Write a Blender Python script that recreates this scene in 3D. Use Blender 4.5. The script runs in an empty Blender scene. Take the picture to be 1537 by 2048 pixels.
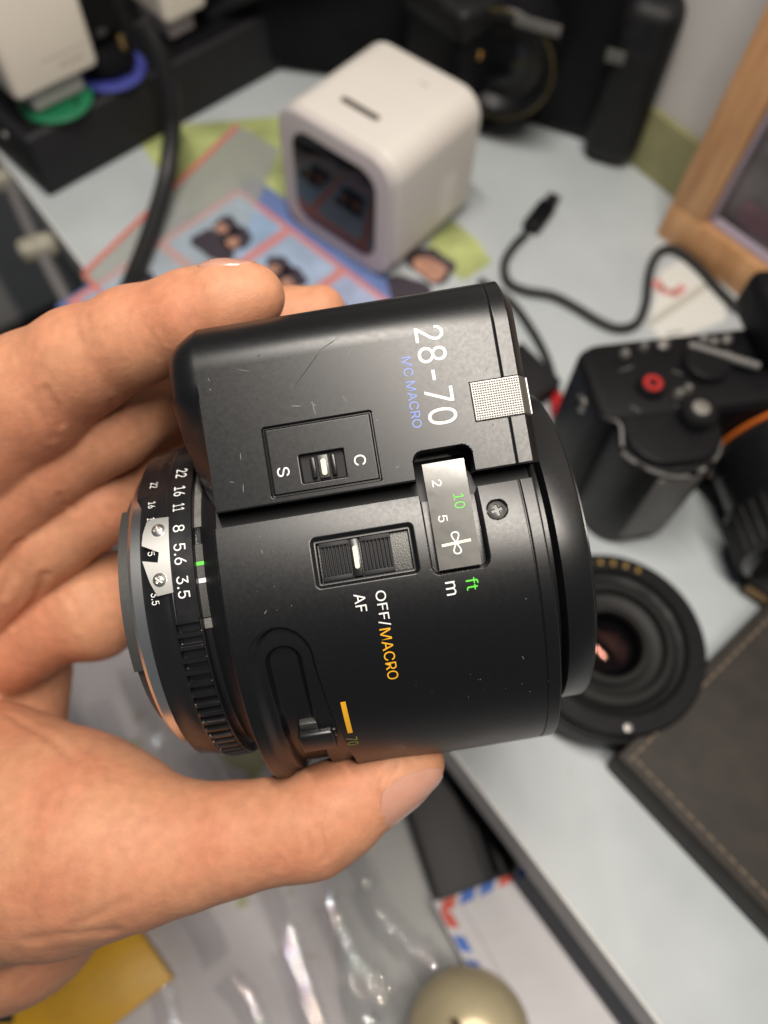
import bpy, bmesh, math, random
import numpy as np
from mathutils import Matrix, Vector
random.seed(7); rng = np.random.default_rng(7)
sc = bpy.context.scene
COL = sc.collection
S = 0.01                                   # everything below is written in centimetres
# ------------------------------------------------------------------ camera
F, CX, CY, HC = 1540.0, 768.5, 1024.0, 28.0
_n = np.array([(720-CX)/F, -(1800-CY)/F, -1.0]); _n /= np.linalg.norm(_n)
_up = -_n
_xr = np.array([1.0, 0, 0]) - _up[0]*_up; _xr /= np.linalg.norm(_xr)
M = np.array([_xr, np.cross(_up, _xr), _up])          # camera axes -> room axes
CAMP = np.array([0, 0, HC])
cam_d = bpy.data.cameras.new('camera'); cam = bpy.data.objects.new('camera', cam_d); COL.objects.link(cam)
mw = Matrix.Identity(4)
for i in range(3):
    for j in range(3): mw[i][j] = M[i][j]
mw.translation = Vector(CAMP*S); cam.matrix_world = mw
cam_d.sensor_fit = 'HORIZONTAL'; cam_d.sensor_width = 36.0; cam_d.lens = 36.0*F/1537.0
cam_d.clip_start = 0.005; cam_d.clip_end = 20
cam_d.dof.use_dof = True; cam_d.dof.focus_distance = 0.127; cam_d.dof.aperture_fstop = 14.0
sc.camera = cam
sc.render.resolution_x, sc.render.resolution_y = 768, 1024
sc.render.engine = 'CYCLES'
sc.cycles.max_bounces = 6; sc.cycles.glossy_bounces = 3; sc.cycles.diffuse_bounces = 3; sc.cycles.transparent_max_bounces = 8; sc.cycles.caustics_reflective = False; sc.cycles.caustics_refractive = False
try: sc.cycles.use_denoising = True
except Exception: pass
# ------------------------------------------------------------------ room light
w = bpy.data.worlds.new('World'); sc.world = w; w.use_nodes = True
bg = w.node_tree.nodes['Background']; bg.inputs[0].default_value = (0.88, 0.94, 1.0, 1); bg.inputs[1].default_value = 0.13
sc.view_settings.view_transform = 'Standard'; sc.view_settings.look = 'None'
sc.view_settings.gamma = 1.0; sc.view_settings.use_curve_mapping = False
sc.view_settings.exposure = 0.0
E1 = np.array([0.6, -0.8, 0]); E2 = np.array([0.8, 0.6, 0])      # along the desk's front edge / into the desk
YAW = math.atan2(-0.8, 0.6)
LAMP_P = np.array([1.8, 6.4, 66.0]); N_LED = 22; LED_STEP = 1.9; LED_W = 0.235
def led_lights():
    """the bar lamp over the desk: alternating warm and cool diodes, mirrored in the plastic bags"""
    for i in range(N_LED):
        ld = bpy.data.lights.new('bar_diode', 'AREA'); ld.shape = 'SQUARE'; ld.size = 0.7*S
        ld.energy = LED_W; ld.color = (1.0, 0.83, 0.62) if i % 2 else (0.95, 0.97, 1.0)
        o = bpy.data.objects.new('bar_diode', ld); COL.objects.link(o)
        o.location = Vector((LAMP_P + E1*LED_STEP*(i-(N_LED-1)/2))*S)
led_lights()
# ------------------------------------------------------------------ helpers
def cam_ray(x, y): return M @ np.array([(x-CX)/F, -(y-CY)/F, -1.0])
def at(x, y, d): return CAMP + cam_ray(x, y)*d
def on(x, y, z=0.0):
    r = cam_ray(x, y); return CAMP + r*((z-HC)/r[2])
def dk(a, b, z=0.0): return E1*a + E2*b + np.array([0, 0, z])
def ab(x, y, z=0.0):
    p = on(x, y, z); return float(p@E1), float(p@E2)

def mesh_from(name, verts, faces, smooth=None):
    me = bpy.data.meshes.new(name)
    me.from_pydata((np.asarray(verts, float)*S).tolist(), [], [list(map(int, f)) for f in faces])
    finish(me, smooth); return me
def finish(me, smooth):
    if smooth is None: return
    me.polygons.foreach_set('use_smooth', [True]*len(me.polygons))
    if smooth is not True and smooth < 180: me.set_sharp_from_angle(angle=math.radians(smooth))
    me.update()
def quads_mesh(name, verts, quads, smooth=True):
    """fast path for large all-quad grids"""
    v = np.ascontiguousarray(np.asarray(verts, np.float32)*S); q = np.ascontiguousarray(np.asarray(quads, np.int32))
    me = bpy.data.meshes.new(name); me.vertices.add(len(v)); me.vertices.foreach_set('co', v.ravel())
    n = q.shape[1]; me.loops.add(q.size); me.loops.foreach_set('vertex_index', q.ravel())
    me.polygons.add(len(q)); me.polygons.foreach_set('loop_start', np.arange(0, q.size, n, dtype=np.int32))
    me.update(calc_edges=True); finish(me, smooth); me.validate(); return me
def link(name, me, mat, parent=None, **kw):
    o = bpy.data.objects.new(name, me); COL.objects.link(o)
    if mat is not None: me.materials.append(mat) if len(me.materials) == 0 else None
    if parent is not None: o.parent = parent
    for k, v in kw.items(): o[k] = v
    return o
def obj(name, geo, mat, parent=None, smooth=35, **kw):
    return link(name, mesh_from(name, geo[0], geo[1], smooth), mat, parent, **kw)
def thing(name, label, cat, loc=(0, 0, 0), yaw=0.0, mat=None, group=None):
    o = bpy.data.objects.new(name, None); COL.objects.link(o); o.empty_display_size = 0.01
    if mat is not None: o.matrix_world = mat
    else: o.location = Vector(np.asarray(loc, float)*S); o.rotation_euler = (0, 0, yaw)
    o['label'] = label; o['category'] = cat
    if group: o['group'] = group
    return o
def cat_geo(*gs):
    V, Fc = [], []
    for v, f in gs:
        k = len(V); V += [tuple(p) for p in v]; Fc += [[i+k for i in q] for q in f]
    return V, Fc
def xf(geo, m=None, t=(0, 0, 0)):
    v = np.asarray(geo[0], float)
    if m is not None: v = v @ np.asarray(m).T
    return (v + np.asarray(t, float)).tolist(), geo[1]
def rot(axis, deg):
    return np.array(Matrix.Rotation(math.radians(deg), 3, axis))
def from_bm(bm):
    bm.verts.ensure_lookup_table()
    for i, v in enumerate(bm.verts): v.index = i
    g = ([tuple(v.co) for v in bm.verts], [[v.index for v in f.verts] for f in bm.faces]); bm.free(); return g
def box(c, s, bev=0.0, seg=2):
    bm = bmesh.new(); bmesh.ops.create_cube(bm, size=1.0)
    for v in bm.verts: v.co = Vector((v.co.x*s[0]+c[0], v.co.y*s[1]+c[1], v.co.z*s[2]+c[2]))
    if bev > 0: bmesh.ops.bevel(bm, geom=list(bm.edges), offset=bev, segments=seg, profile=0.5, affect='EDGES')
    return from_bm(bm)
def rrect(w_, h_, r, n=6, cx=0, cy=0):
    pts = []
    for k, (sx, sy) in enumerate(((1, 1), (-1, 1), (-1, -1), (1, -1))):
        for i in range(n+1):
            a = math.pi/2*(k + i/n)
            pts.append((cx+sx*(w_/2-r)+r*math.cos(a), cy+sy*(h_/2-r)+r*math.sin(a)))
    return pts
def prism(pts, z0, z1, bev=0.0, seg=2):
    """outline in xy (counter-clockwise) extruded along z with softened rims"""
    P = np.asarray(pts, float); n = len(P)
    if bev > 0:
        e = np.roll(P, -1, 0)-P; e /= np.linalg.norm(e, axis=1)[:, None]+1e-9
        nr = np.stack([e[:, 1], -e[:, 0]], 1); nv = nr+np.roll(nr, 1, 0); nv /= np.linalg.norm(nv, axis=1)[:, None]+1e-9
    rings = []
    def ring(ins, z):
        q = P - nv*ins if (bev > 0 and ins > 0) else P
        rings.append([(a, b, z) for a, b in q])
    if bev > 0:
        for i in range(seg+1):
            t = math.pi/2*i/seg; ring(bev*(1-math.sin(t)), z0+bev*(1-math.cos(t)))
        for i in range(seg+1):
            t = math.pi/2*i/seg; ring(bev*(1-math.cos(t)), z1-bev*(1-math.sin(t)))
    else: ring(0, z0); ring(0, z1)
    V = [p for r_ in rings for p in r_]; Fc = [list(range(n))[::-1]]
    for k in range(len(rings)-1):
        for i in range(n):
            j = (i+1) % n; Fc.append([k*n+i, k*n+j, (k+1)*n+j, (k+1)*n+i])
    Fc.append([(len(rings)-1)*n+i for i in range(n)]); return V, Fc
def lathe(prof, seg=64, caps=True):
    """profile of (radius, z) turned about z"""
    V, Fc = [], []
    for r, z in prof:
        for i in range(seg):
            a = 2*math.pi*i/seg; V.append((r*math.cos(a), r*math.sin(a), z))
    for k in range(len(prof)-1):
        for i in range(seg):
            j = (i+1) % seg; Fc.append([k*seg+i, k*seg+j, (k+1)*seg+j, (k+1)*seg+i])
    if caps:
        Fc.append(list(range(seg))[::-1]); m = (len(prof)-1)*seg; Fc.append([m+i for i in range(seg)])
    return V, Fc
def smooth_path(pts, n=8):
    P = np.asarray(pts, float); out = []
    Q = np.vstack([2*P[0]-P[1], P, 2*P[-1]-P[-2]])
    for i in range(1, len(Q)-2):
        for k in range(n):
            t = k/n; a, b, c, d = Q[i-1], Q[i], Q[i+1], Q[i+2]
            out.append(0.5*(2*b+(c-a)*t+(2*a-5*b+4*c-d)*t*t+(3*b-a-3*c+d)*t**3))
    out.append(P[-1]); return np.array(out)
def tube(path, r, seg=12):
    P = np.asarray(path, float); n = len(P); R_ = np.full(n, r) if np.isscalar(r) else np.asarray(r)
    T = np.gradient(P, axis=0); T /= np.linalg.norm(T, axis=1)[:, None]
    up = np.array([0.13, 0.21, 0.97]); V, Fc = [], []
    for i in range(n):
        a = np.cross(T[i], up); a /= np.linalg.norm(a); b = np.cross(a, T[i])
        for k in range(seg):
            t = 2*math.pi*k/seg; V.append(P[i]+R_[i]*(a*math.cos(t)+b*math.sin(t)))
    for i in range(n-1):
        for k in range(seg):
            j = (k+1) % seg; Fc.append([i*seg+k, i*seg+j, (i+1)*seg+j, (i+1)*seg+k])
    Fc.append(list(range(seg))[::-1]); Fc.append([(n-1)*seg+k for k in range(seg)])
    return V, Fc
# ------------------------------------------------------------------ materials
def mat(name, col, rough=0.5, metal=0.0, spec=0.5, noise=None, bump=None, sss=None, coat=0.0, alpha=None, speck=None, rnoise=None):
    """noise=(scale, amount) tints; bump=(scale, strength, dist cm); speck=(scale, threshold, colour); rnoise=(scale, amount)"""
    m = bpy.data.materials.new(name); m.use_nodes = True; nt = m.node_tree; N = nt.nodes; L = nt.links
    b = N['Principled BSDF']
    b.inputs['Base Color'].default_value = (*col, 1); b.inputs['Roughness'].default_value = rough
    b.inputs['Metallic'].default_value = metal; b.inputs['Specular IOR Level'].default_value = spec
    b.inputs['Coat Weight'].default_value = coat
    if coat: b.inputs['Coat Roughness'].default_value = 0.15
    tc = N.new('ShaderNodeTexCoord'); src = None
    def nz(scale, detail=4.0):
        t = N.new('ShaderNodeTexNoise'); t.inputs['Scale'].default_value = scale*100; t.inputs['Detail'].default_value = detail
        L.new(tc.outputs['Object'], t.inputs['Vector']); return t
    if noise:
        t = nz(noise[0]); r = N.new('ShaderNodeMapRange'); r.inputs[1].default_value = 0.3; r.inputs[2].default_value = 0.7
        r.inputs[3].default_value = 1-noise[1]; r.inputs[4].default_value = 1+noise[1]
        L.new(t.outputs[0], r.inputs[0])
        mx = N.new('ShaderNodeMix'); mx.data_type = 'RGBA'; mx.blend_type = 'MULTIPLY'; mx.inputs[0].default_value = 1
        mx.inputs[6].default_value = (*col, 1); L.new(r.outputs[0], mx.inputs[7]); src = mx.outputs[2]
    if speck:
        v = N.new('ShaderNodeTexNoise'); v.inputs['Scale'].default_value = speck[0]*100; v.inputs['Detail'].default_value = 2
        L.new(tc.outputs['Object'], v.inputs['Vector'])
        r = N.new('ShaderNodeMapRange'); r.inputs[1].default_value = speck[1]; r.inputs[2].default_value = speck[1]+0.03
        L.new(v.outputs[0], r.inputs[0])
        mx = N.new('ShaderNodeMix'); mx.data_type = 'RGBA'; L.new(r.outputs[0], mx.inputs[0])
        if src is None: mx.inputs[6].default_value = (*col, 1)
        else: L.new(src, mx.inputs[6])
        mx.inputs[7].default_value = (*speck[2], 1); src = mx.outputs[2]
    if src is not None: L.new(src, b.inputs['Base Color'])
    if rnoise:
        t = nz(rnoise[0], 6); r = N.new('ShaderNodeMapRange'); r.inputs[1].default_value = 0.3; r.inputs[2].default_value = 0.7
        r.inputs[3].default_value = max(0, rough-rnoise[1]); r.inputs[4].default_value = rough+rnoise[1]
        L.new(t.outputs[0], r.inputs[0]); L.new(r.outputs[0], b.inputs['Roughness'])
    if bump:
        t = nz(bump[0], 3); bn = N.new('ShaderNodeBump'); bn.inputs['Strength'].default_value = bump[1]; bn.inputs['Distance'].default_value = bump[2]*S
        L.new(t.outputs[0], bn.inputs['Height']); L.new(bn.outputs[0], b.inputs['Normal'])
    if sss:
        b.inputs['Subsurface Weight'].default_value = sss[0]; b.inputs['Subsurface Radius'].default_value = sss[1]; b.inputs['Subsurface Scale'].default_value = sss[2]*S
    if alpha is not None: b.inputs['Alpha'].default_value = alpha
    return m
def film_mat(name, tint, gloss=1.0, rough=0.06, haze=0.12, bump=None):
    """clear plastic film: see-through, a trace of milkiness, mirror sheen"""
    m = bpy.data.materials.new(name); m.use_nodes = True; nt = m.node_tree; N = nt.nodes; L = nt.links
    for n_ in list(N): N.remove(n_)
    out = N.new('ShaderNodeOutputMaterial'); tr = N.new('ShaderNodeBsdfTransparent'); tr.inputs[0].default_value = (*tint, 1)
    df = N.new('ShaderNodeBsdfDiffuse'); df.inputs[0].default_value = (*tint, 1)
    gl = N.new('ShaderNodeBsdfGlossy'); gl.inputs['Roughness'].default_value = rough
    fr = N.new('ShaderNodeFresnel'); fr.inputs[0].default_value = 1.5
    m1 = N.new('ShaderNodeMixShader'); m1.inputs[0].default_value = haze; L.new(tr.outputs[0], m1.inputs[1]); L.new(df.outputs[0], m1.inputs[2])
    ml = N.new('ShaderNodeMath'); ml.operation = 'MULTIPLY'; ml.inputs[1].default_value = gloss; L.new(fr.outputs[0], ml.inputs[0])
    m2 = N.new('ShaderNodeMixShader'); L.new(ml.outputs[0], m2.inputs[0]); L.new(m1.outputs[0], m2.inputs[1]); L.new(gl.outputs[0], m2.inputs[2])
    if bump:
        tc = N.new('ShaderNodeTexCoord'); t = N.new('ShaderNodeTexNoise'); t.inputs['Scale'].default_value = bump[0]*100; L.new(tc.outputs['Object'], t.inputs['Vector'])
        bn = N.new('ShaderNodeBump'); bn.inputs['Strength'].default_value = bump[1]; bn.inputs['Distance'].default_value = bump[2]*S
        L.new(t.outputs[0], bn.inputs['Height']); L.new(bn.outputs[0], gl.inputs['Normal'])
    L.new(m2.outputs[0], out.inputs[0]); return m
K = {}
K['satin'] = mat('satin_black', (0.004, 0.0042, 0.005), 0.335, spec=0.5, bump=(60, 0.12, 0.006), rnoise=(14, 0.022), speck=(40, 0.73, (0.02, 0.02, 0.02)))
K['gloss_black'] = mat('gloss_black', (0.008, 0.008, 0.009), 0.3, spec=0.5, rnoise=(3, 0.06))
K['recess'] = mat('recess_black', (0.006, 0.006, 0.007), 0.5)
K['dark_metal'] = mat('dark_metal', (0.085, 0.083, 0.08), 0.42, metal=0.6, rnoise=(20, 0.05))
K['grey_paint'] = mat('grey_paint', (0.13, 0.125, 0.12), 0.45, noise=(8, 0.25), speck=(60, 0.68, (0.35, 0.34, 0.32)))
K['chrome'] = mat('chrome', (0.72, 0.71, 0.69), 0.24, metal=1.0, bump=(20, 0.05, 0.004))
K['brushed'] = mat('brushed_steel', (0.66, 0.65, 0.62), 0.36, metal=1.0, bump=(30, 0.08, 0.004))
K['silver'] = mat('silver_foil', (0.36, 0.348, 0.33), 0.46, metal=1.0)
K['white_ink'] = mat('white_ink', (0.82, 0.82, 0.80), 0.5)
K['blue_ink'] = mat('blue_ink', (0.17, 0.25, 0.62), 0.5)
K['orange_ink'] = mat('orange_ink', (0.85, 0.42, 0.02), 0.5)
K['green_ink'] = mat('green_ink', (0.10, 0.62, 0.04), 0.5)
K['cream'] = mat('cream_lume', (0.82, 0.80, 0.58), 0.45)
K['olive_ink'] = mat('olive_ink', (0.35, 0.40, 0.08), 0.5)
K['scratch'] = mat('pale_scratch', (0.16, 0.16, 0.16), 0.6)
K['dark_scratch'] = mat('dark_scratch', (0.004, 0.004, 0.004), 0.7)
K['desk'] = mat('desk_laminate', (0.475, 0.512, 0.53), 0.36, noise=(0.25, 0.07), speck=(1.6, 0.74, (0.40, 0.41, 0.41)), rnoise=(0.3, 0.1), bump=(25, 0.05, 0.003))
K['desk_edge'] = mat('desk_edging', (0.66, 0.66, 0.65), 0.5, noise=(1.0, 0.06))
K['wall'] = mat('plaster', (0.52, 0.50, 0.48), 0.8, noise=(0.3, 0.05), bump=(8, 0.2, 0.02))
K['olive'] = mat('olive_paint', (0.26, 0.25, 0.12), 0.7, noise=(0.6, 0.12))
K['white_plastic'] = mat('white_plastic', (0.68, 0.64, 0.595), 0.42, noise=(0.4, 0.02))
K['ivory'] = mat('ivory_plastic', (0.78, 0.72, 0.62), 0.4, noise=(0.5, 0.02))
K['pearl'] = mat('pearl_grey', (0.58, 0.53, 0.52), 0.42)
K['black_plastic'] = mat('black_plastic', (0.005, 0.005, 0.006), 0.5, spec=0.18, rnoise=(2, 0.12))
K['charcoal'] = mat('charcoal_plastic', (0.016, 0.016, 0.018), 0.55, spec=0.25, noise=(1, 0.1))
K['rubber'] = mat('black_rubber', (0.008, 0.008, 0.009), 0.5, spec=0.3, bump=(12, 0.6, 0.03), noise=(2.5, 0.5))
K['cable'] = mat('cable_rubber', (0.010, 0.010, 0.011), 0.45)
K['glass'] = mat('dark_glass', (0.003, 0.003, 0.005), 0.04, spec=0.42)
K['green'] = mat('green_socket', (0.012, 0.17, 0.075), 0.5)
K['blue'] = mat('blue_socket', (0.05, 0.06, 0.30), 0.5)
K['wood'] = None
K['red'] = mat('red_plastic', (0.60, 0.02, 0.03), 0.4)
K['white_paper'] = mat('white_paper', (0.66, 0.64, 0.66), 0.65, noise=(0.5, 0.03))
K['leather'] = mat('brown_leather', (0.026, 0.021, 0.017), 0.6, spec=0.3, noise=(1.2, 0.25), bump=(18, 0.5, 0.02))
K['thread'] = mat('tan_thread', (0.20, 0.15, 0.10), 0.7)
K['gold'] = mat('champagne_gold', (0.58, 0.50, 0.32), 0.42, metal=0.35, noise=(0.6, 0.08), rnoise=(2, 0.08))
K['yellow'] = mat('amber_card', (0.62, 0.33, 0.004), 0.45, noise=(0.35, 0.18))
K['film'] = film_mat('clear_film', (0.90, 0.90, 0.91), 0.05, 0.35, 0.12)
K['fold'] = film_mat('film_fold', (0.92, 0.92, 0.93), 1.4, 0.015, 0.05)
K['sleeve'] = film_mat('clear_sleeve', (0.88, 0.9, 0.88), 0.6, 0.12, 0.25)
K['floor'] = mat('dark_floor', (0.02, 0.018, 0.017), 0.7, noise=(0.1, 0.2))
# ------------------------------------------------------------------ the zoom lens
D0 = 16.0; _ph = math.radians(9.3)
_eu = np.array([math.cos(_ph), math.sin(_ph), 0.0]); _ew = np.array([0, 0, 1.0]); _ev = np.cross(_ew, _eu)
LB = np.stack([M@_eu, M@_ev, M@_ew], 1)                      # lens axes in the room (columns u, v, w)
LO = at(750, 1142, D0)
lm = Matrix.Identity(4)
for i in range(3):
    for j in range(3): lm[i][j] = LB[i, j]
lm.translation = Vector(LO*S)
lens = thing('zoom_lens', 'black autofocus zoom lens with white 28-70 print, held in the hand', 'lens', mat=lm)
RB = 3.77
def sst(x, a, b):
    t = np.clip((x-a)/(b-a), 0, 1); return t*t*(3-2*t)
def sd_rr(x, y, cx, cy, hx, hy, r):
    qx = np.abs(x-cx)-(hx-r); qy = np.abs(y-cy)-(hy-r)
    return np.hypot(np.maximum(qx, 0), np.maximum(qy, 0))+np.minimum(np.maximum(qx, qy), 0)-r
def grid_quads(nu, nv, off=0):
    i, j = np.meshgrid(np.arange(nu-1), np.arange(nv-1), indexing='ij'); a = (i*nv+j).ravel()+off
    return np.stack([a, a+nv, a+nv+1, a+1], 1)
def cyl(u, th, R):                                           # th in degrees, 0 faces the viewer, + towards the housing
    t = np.radians(th); return np.stack([u, R*np.sin(t), R*np.cos(t)], -1)
# --- barrel: a turned body with its recesses as real relief
def barrel():
    th = np.concatenate([np.linspace(20.9, -72, 600), np.linspace(-73, -206, 60)])
    u = np.concatenate([[-2.40, -2.40, -2.39, -2.375], np.linspace(-2.36, 2.84, 480), [2.855, 2.868, 2.873, 2.873]])
    T, U = np.meshgrid(th, u, indexing='ij'); sarc = np.radians(T)*RB
    h = np.zeros_like(T)
    h -= 0.02*(1-sst(np.abs(U-2.63), 0.006, 0.02))                       # seam before the front collar
    d = sd_rr(U, sarc, 1.465, 0.95, 0.465, 0.90, 0.15); h = np.minimum(h, -0.30*sst(-d, -0.012, 0.022))
    d = sd_rr(U, sarc, -0.03, 0.545, 0.835, 0.415, 0.09)
    h = np.minimum(h, -0.055*sst(-d, -0.012, 0.06)-0.12*sst(-d, 0.085, 0.105))
    d = np.hypot(U-2.19, sarc-0.94)-0.165; h = np.minimum(h, -0.07*sst(-d, -0.008, 0.012))
    # zoom track: stadium running down the side, then a deeper slot in it
    right = -1.10+0.0065*np.clip(-T-16, 0, 40); cx = (right-2.2)/2; hw = (right+2.2)/2
    y0 = -0.95
    d = np.where(sarc > y0, np.hypot(U-cx, (sarc-y0)*0.92), np.abs(U-cx))-hw
    edge = 0.05+0.16*sst(cx-U, -0.1, 0.5)
    h = np.minimum(h, -0.13*sst(-d/edge, 0, 1.0))
    cx2, hw2, y2 = -1.62, 0.27, -1.02
    d2 = np.where(sarc > y2, np.hypot(U-cx2, sarc-y2), np.abs(U-cx2))-hw2
    h = np.where(d2 < 0.05, np.minimum(h, -0.13-0.14*sst(-d2, -0.05, 0.06)), h)
    R = RB+h
    for k, dr in enumerate((0.60, 0.05, 0.018, 0.004)): R[:, k] -= dr
    for k, dr in enumerate((0.004, 0.016, 0.04, 0.62)): R[:, len(u)-4+k] -= dr
    V = cyl(U, T, R).reshape(-1, 3)
    q = grid_quads(len(th), len(u))
    return quads_mesh('barrel', V, q[:, ::-1], True)
bar = link('barrel', barrel(), K['satin'], lens)
# --- housing: the flat-faced motor block beside the barrel
def housing():
    TAN3 = math.tan(math.radians(3.0))
    def wface(v): return 3.62-TAN3*(v-1.3)
    vf = np.linspace(1.60, 3.92, 270)
    rr = 0.95; phi = np.linspace(0, math.pi/2-math.radians(3), 60)[1:]
    v_s = np.concatenate([[1.60, 1.60, 1.585, 1.59], vf[1:], 3.92+rr*np.sin(phi+math.radians(3))-rr*math.sin(math.radians(3)), [4.84, 4.80, 4.6]])
    wtop = wface(3.92)
    w_s = np.concatenate([[3.2, 3.45, wface(1.6)-0.03, wface(1.6)-0.008], wface(vf[1:]), wtop-rr*(math.cos(math.radians(3))-np.cos(phi+math.radians(3))), [1.6, -0.2, -0.6]])
    uL = np.interp(v_s, [1.6, 1.9, 2.35, 2.85, 3.5, 4.2, 4.6, 4.85], [-2.42, -2.52, -2.66, -2.79, -2.87, -2.83, -2.76, -2.66])
    ucr = -2.28
    tl = np.linspace(0, 1, 26); tm = np.linspace(0, 1, 430)[1:]; uR = 2.885
    tr = np.array([0.004, 0.03, 0.10, 0.17, 0.185, 0.19])          # chamfer at the front end
    U = np.concatenate([uL[:, None]+(ucr-uL[:, None])*tl[None, :], np.repeat((ucr+(uR-ucr)*tm)[None, :], len(v_s), 0), uR+np.repeat(tr[None, :], len(v_s), 0)], 1)
    Vv = np.repeat(v_s[:, None], U.shape[1], 1); W = np.repeat(w_s[:, None], U.shape[1], 1)
    # left end: rounded shoulder above, crisp facet below
    x = np.clip((U-uL[:, None])/(ucr-uL[:, None]+1e-6), 0, 1)
    rnd = 0.62*(1-np.sqrt(np.clip(1-(1-x)**2, 0, 1))); fac = 0.10*(x < 0.999)*sst(1-x, 0.0, 0.06)+0.62*(1-x)**1.15
    kf = (1-sst(Vv, 3.0, 3.75)); drop = rnd*(1-kf)+fac*kf
    Wn = W-drop
    xr = np.clip((U-uR)/0.19, 0, 1); Wn -= 0.42*xr**1.15
    top = sst(Vv, 4.3, 4.8)                                        # top corner is cut where bevel and chamfer meet
    Vo = Vv-0.24*top*xr-0.22*top*(1-x)*0.8
    h = np.zeros_like(U)
    face = (Vv > 1.5) & (Vv < 4.0)
    h -= 0.02*(1-sst(np.abs(U-2.63), 0.006, 0.02))
    d = sd_rr(U, Vv, 1.465, 1.2, 0.475, 0.85, 0.17); h = np.minimum(h, -0.75*sst(-d, -0.012, 0.03)*face)
    d = sd_rr(U, Vv, -0.455, 2.262, 0.905, 0.582, 0.05)
    groove = (1-sst(np.abs(d+0.028), 0.012, 0.03)); wide = 0.03
    h = np.minimum(h, -0.06*groove*face)
    d = sd_rr(U, Vv, -0.465, 2.07, 0.365, 0.232, 0.02); h = np.minimum(h, -0.15*sst(-d, -0.008, 0.016)*face)
    d = sd_rr(U, Vv, 2.60, 2.70, 0.515, 0.325, 0.02); h = np.minimum(h, -0.035*sst(-d, -0.006, 0.015)*face)
    Wn = Wn+h
    # close the shell: push rims back
    P = np.stack([U, Vo, Wn], -1)
    first = P[:, :1].copy(); first[..., 2] = np.minimum(first[..., 2]-0.1, 2.0); first[..., 0] += 0.02
    f0 = first.copy(); f0[..., 2] = -0.4; f0[..., 0] += 0.12
    last = P[:, -1:].copy(); last[..., 2] -= 0.3; last2 = last.copy(); last2[..., 2] = -0.4
    P = np.concatenate([f0, first, P, last, last2], 1)
    q = grid_quads(P.shape[0], P.shape[1])
    return quads_mesh('motor_housing', P.reshape(-1, 3), q[:, ::-1], True)
hous = link('motor_housing', housing(), K['satin'], lens)
for me in (bar.data, hous.data): me.set_sharp_from_angle(angle=math.radians(50))
# groove floor between the two, and dark core
def strip(name, u0, u1, t0, t1, R, m, parent, nu=2, nt=24):
    uu = np.linspace(u0, u1, nu); tt = np.linspace(t0, t1, nt); T, U = np.meshgrid(tt, uu, indexing='ij')
    return link(name, quads_mesh(name, cyl(U, T, R).reshape(-1, 3), grid_quads(nt, nu)[:, ::-1], True), m, parent)
strip('channel', -2.38, 2.86, 17.5, 33, 3.46, K['recess'], lens)
def axial(prof, seg=160):                                        # (radius, u) turned about the lens axis
    V, Fc = lathe(prof, seg, caps=True); return [(z, x, y) for x, y, z in V], Fc
obj('core', axial([(2.9, -2.9), (3.42, -2.42), (3.44, 2.8), (2.9, 2.84)]), K['recess'], lens)
obj('rear_collar', axial([(2.7, -2.97), (3.0, -2.96), (3.0, -2.40), (2.7, -2.39)]), K['gloss_black'], lens)
fr = obj('filter_ring', axial([(2.85, 2.80), (2.86, 3.12), (3.06, 3.16), (3.10, 3.19), (3.10, 3.60), (3.075, 3.66), (3.0, 3.70), (2.78, 3.70), (2.74, 3.5), (2.70, 3.1)], 220), K['satin'], lens, smooth=28)
obj('filter_thread', axial([(2.80, 3.66), (2.80, 3.78), (2.70, 3.80), (2.66, 3.3)], 160), K['gloss_black'], fr, smooth=30)
obj('front_glass', axial([(2.68, 3.1), (2.1, 3.32), (1.3, 3.45), (0.5, 3.5), (0.02, 3.505)], 96), K['glass'], lens, smooth=True)
# --- aperture ring with knurling
def aperture_ring():
    th = np.concatenate([np.linspace(92, -92, 920), np.linspace(-93, -267, 120)])
    u = np.concatenate([[-2.90, -2.90, -2.91], np.linspace(-2.925, -3.84, 84), [-3.85, -3.85]])
    T, U = np.meshgrid(th, u, indexing='ij'); R = np.full_like(T, 3.20)
    R -= 0.10*sst(-U, 3.30, 3.40)*0.35 + 0.10*sst(-U, 3.4, 3.85)
    R -= 0.012*(1-sst(np.abs(U+3.305), 0.006, 0.018))
    kn = (T < -1.0) | (T < -150)
    ph = np.mod(-T-1.0, 4.1); slot = sst(ph, 1.25, 1.55)*(1-sst(ph, 3.75, 4.05))
    ins = sst(-U, 2.93, 2.97)*(1-sst(-U, 3.33, 3.36))
    R = R-0.10*slot*ins*(T < -1.0)
    R = R-0.03*(1-ins)*sst(-T, 1, 1.5)*(1-sst(-U, 2.9, 3.0))
    R[:, 0] -= 0.3; R[:, 1] -= 0.02; R[:, -2] -= 0.015; R[:, -1] -= 0.45
    U2 = U-0.10*(sst(T, 43.0, 43.6))*sst(-U, 3.6, 3.85)                       # lip at the top end
    return quads_mesh('aperture_ring', cyl(U2, T, R).reshape(-1, 3), grid_quads(len(th), len(u)), True)
ap = link('aperture_ring', aperture_ring(), K['gloss_black'], lens); ap.data.set_sharp_from_angle(angle=math.radians(45))
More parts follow.
